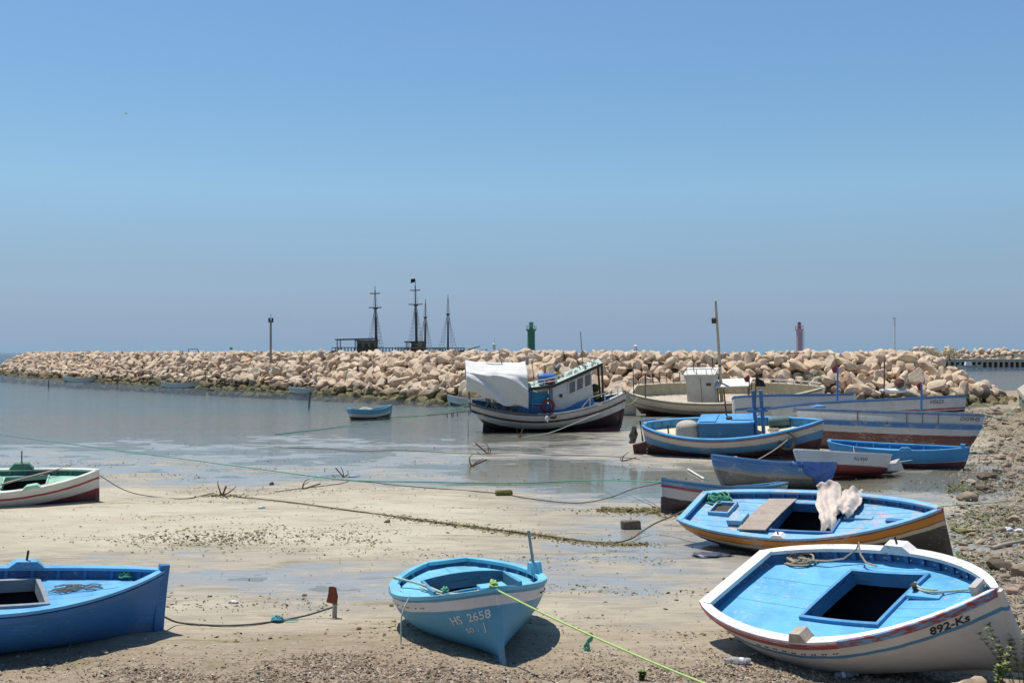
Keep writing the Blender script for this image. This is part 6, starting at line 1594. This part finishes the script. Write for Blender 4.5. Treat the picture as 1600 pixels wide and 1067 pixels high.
# ------------------------------------------------------------------ seaweed, gravel and wrack: beyond counting
def flakes(name, label, pts, smin, smax, m, kind='stuff', flat=.5, tall=.35, seed=1):
    r = np.random.default_rng(seed); n = len(pts)
    yaw = r.uniform(0, 2*PI, n); s = r.uniform(smin, smax, n)*r.uniform(.4, 1, n); asp = r.uniform(.15, .6, n)
    a = np.stack([np.cos(yaw), np.sin(yaw), r.normal(0, flat*.6, n)], 1)*s[:, None]; bvec = np.stack([-np.sin(yaw), np.cos(yaw), r.normal(0, flat, n)], 1)*(s*asp)[:, None]
    c = np.stack([pts[:, 0], pts[:, 1], np.maximum(gz(pts[:, 0], pts[:, 1]), 0)+s*tall*r.uniform(0.1, 1, n)], 1)
    top = np.stack([np.zeros(n), np.zeros(n), s*tall*.8], 1)
    V = np.stack([c-a, c-bvec, c+a, c+bvec, c+top*r.uniform(.2, 1, (n, 1))], 1).reshape(-1, 3)
    i = np.arange(n)[:, None]*5
    F = np.concatenate([np.concatenate([i+p, i+q_, i+4], 1) for p, q_ in ((0, 1), (1, 2), (2, 3), (3, 0))])
    o = link(name, mesh_np(name, V, F, False), m); tag(o, label, None, None, kind); return o
def scatter(n, u0, u1, v0, v1, dens=None, seed=3):
    r = np.random.default_rng(seed); out = []
    while len(out) < n:
        d0, d1 = CAM_H*FPX/(v1-HOR), CAM_H*FPX/(v0-HOR)
        d = r.uniform(d0, d1, 20000); x = (r.uniform(u0, u1, 20000)-800)/FPX*d
        k = np.ones(20000, bool) if dens is None else r.random(20000) < dens(x, d)
        out += list(np.stack([x, d], 1)[k])
    return np.array(out[:n])
m_wrack = mat_island('dry_wrack', [(0, (.09, .06, .04)), (.35, (.20, .145, .10)), (.62, (.30, .235, .165)), (.88, (.46, .40, .32)), (1, (.14, .10, .065))], .95, 9, .2)
m_weed = mat_island('seaweed', [(0, (.10, .095, .035)), (.4, (.17, .15, .055)), (.75, (.24, .20, .09)), (1, (.08, .07, .04))], .85, 9, .2)
m_grit = mat_island('grit', [(0, (.34, .28, .21)), (.35, (.20, .16, .12)), (.7, (.46, .41, .34)), (1, (.28, .23, .17))], .95, 9, .2)
lump = lambda x, y: np.clip((vnoise(x*.9, y*1.3)+vnoise(x*2.6, y*3.3)*.6)*2.2+.42, .16, 1)
flakes('dry_seaweed', 'matted dry brown wrack along the foreground', scatter(34000, -60, 1680, 1008, 1100, lambda x, y: lump(x, y)*sstep(15.7, 14.3, y+.9*vnoise(x*.5, 1)), 4), .010, .042, m_wrack, tall=.35, seed=4)
flakes('pale_flecks', 'pale dry flecks of sea grass in the foreground wrack', scatter(2200, -60, 1680, 1012, 1100, lump, 5), .012, .045, mat_island('pale_wrack', [(0, (.55, .5, .43)), (1, (.42, .36, .28))], .9, 9, .1), tall=.5, seed=5)
bands_ = lambda x, y: np.clip((vnoise(x*.25+5, y*1.0)+.5*vnoise(x*1.1, y*2.1))*3.2-.25, 0, 1)
flakes('seaweed', 'scattered shreds of seaweed on the sand and mud', scatter(9000, -50, 1650, 720, 1010, bands_, 6), .015, .06, m_weed, tall=.3, seed=6)
def line_pts(n, pts, spread, seed):
    r = np.random.default_rng(seed); P = curve_pts([gpt(*q) for q in pts], 10); P = np.array([p[:2] for p in P]); k = r.integers(0, len(P)-1, n); t_ = r.random((n, 1))
    return P[k]*(1-t_)+P[k+1]*t_+r.normal(0, 1, (n, 2))*np.array([.25, spread])*(0.3+r.random((n, 1)))
flakes('seaweed', 'dark weed strung along the weedy rope', line_pts(2600, [(600, 808), (720, 824), (830, 836), (930, 848), (1010, 850)], .14, 7), .02, .07, m_weed, tall=.35, seed=7)
flakes('seaweed', 'patch of greenish weed on the pale sand bar', np.concatenate([line_pts(900, [(215, 842), (330, 845), (420, 842)], .7, 8), line_pts(350, [(420, 845), (520, 842), (600, 850)], .6, 9)]), .02, .07, m_weed, tall=.4, seed=8)
flakes('seaweed', 'weed patch on the sand beside the anchored rope end', line_pts(350, [(325, 778), (350, 776), (372, 779)], .18, 10), .02, .07, m_weed, tall=.6, seed=9)
flakes('seaweed', 'dark weed bank on the mud left of the small white boat', line_pts(1500, [(940, 798), (980, 799), (1030, 799), (1075, 803)], .30, 11), .03, .09, m_weed, tall=.6, seed=10)
flakes('seaweed', 'green weed among the stones at right', scatter(6500, 1480, 1640, 640, 900, bands_, 12), .03, .10, mat_island('green_weed', [(0, (.10, .14, .05)), (.5, (.15, .15, .06)), (1, (.08, .12, .07))], .9, 9, .2), tall=.4, seed=11)
flakes('gravel', 'grit and small pebbles on the right side of the beach', scatter(20000, 1440, 1660, 640, 1090, lambda x, y: np.clip((x/y-.37)*9, 0, 1)*np.clip(lump(x, y)+.2, 0, 1), 13), .02, .085, m_grit, tall=.8, seed=12)
flakes('gravel', 'sparse dark pebbles and shells on the open mud', scatter(2600, -40, 1500, 690, 1010, None, 14), .012, .05, m_grit, tall=.8, seed=13)
# ------------------------------------------------------------------ weeds by the white boat
m_leaf = mat_island('weed_leaf', [(0, (.13, .19, .05)), (.5, (.20, .26, .08)), (1, (.26, .28, .10))], .7, 9, .1)
def weed(label, u, v, hgt, n, seed, lean=(0, 0)):
    p = gpt(u, v, 0); e = empty('weed_plant', p); tag(e, label, 'plant'); r = random.Random(seed); bm = bmesh.new(); lv, lf = [], []
    for k in range(n):
        a = r.uniform(0, 6.28); top = Vector((lean[0]+math.cos(a)*hgt*r.uniform(.1, .45), lean[1]+math.sin(a)*hgt*.3, hgt*r.uniform(.6, 1.0))); pts = curve_pts([(0, 0, -.03), top*.5+Vector((0, 0, .05)), top], 6)
        tube(bm, pts, .006, 5, .002)
        for q in pts[2:]:
            for j in range(7):
                b_ = r.uniform(0, 6.28); d_ = Vector((math.cos(b_), math.sin(b_), r.uniform(-.1, .8))).normalized()*r.uniform(.03, .065); s_ = d_.cross(Vector((0, 0, 1))).normalized()*d_.length*.3; m0 = q+d_*.5
                i = len(lv); lv += [q, m0+s_, q+d_, m0-s_]; lf.append((i, i+1, i+2, i+3))
    part('stem', bm, m_stem, e); link('leaves', mesh_pd('leaves', lv, lf), m_leaf, e)
weed('sprig of green weed in front of the white boat hull', 1556, 1112, .70, 6, 21)
weed('taller green weed at the right edge before the white boat stem', 1597, 1112, .88, 7, 22, (-.1, 0))
weed('tiny yellow green weed at the bottom edge', 1002, 1068, .10, 5, 23)
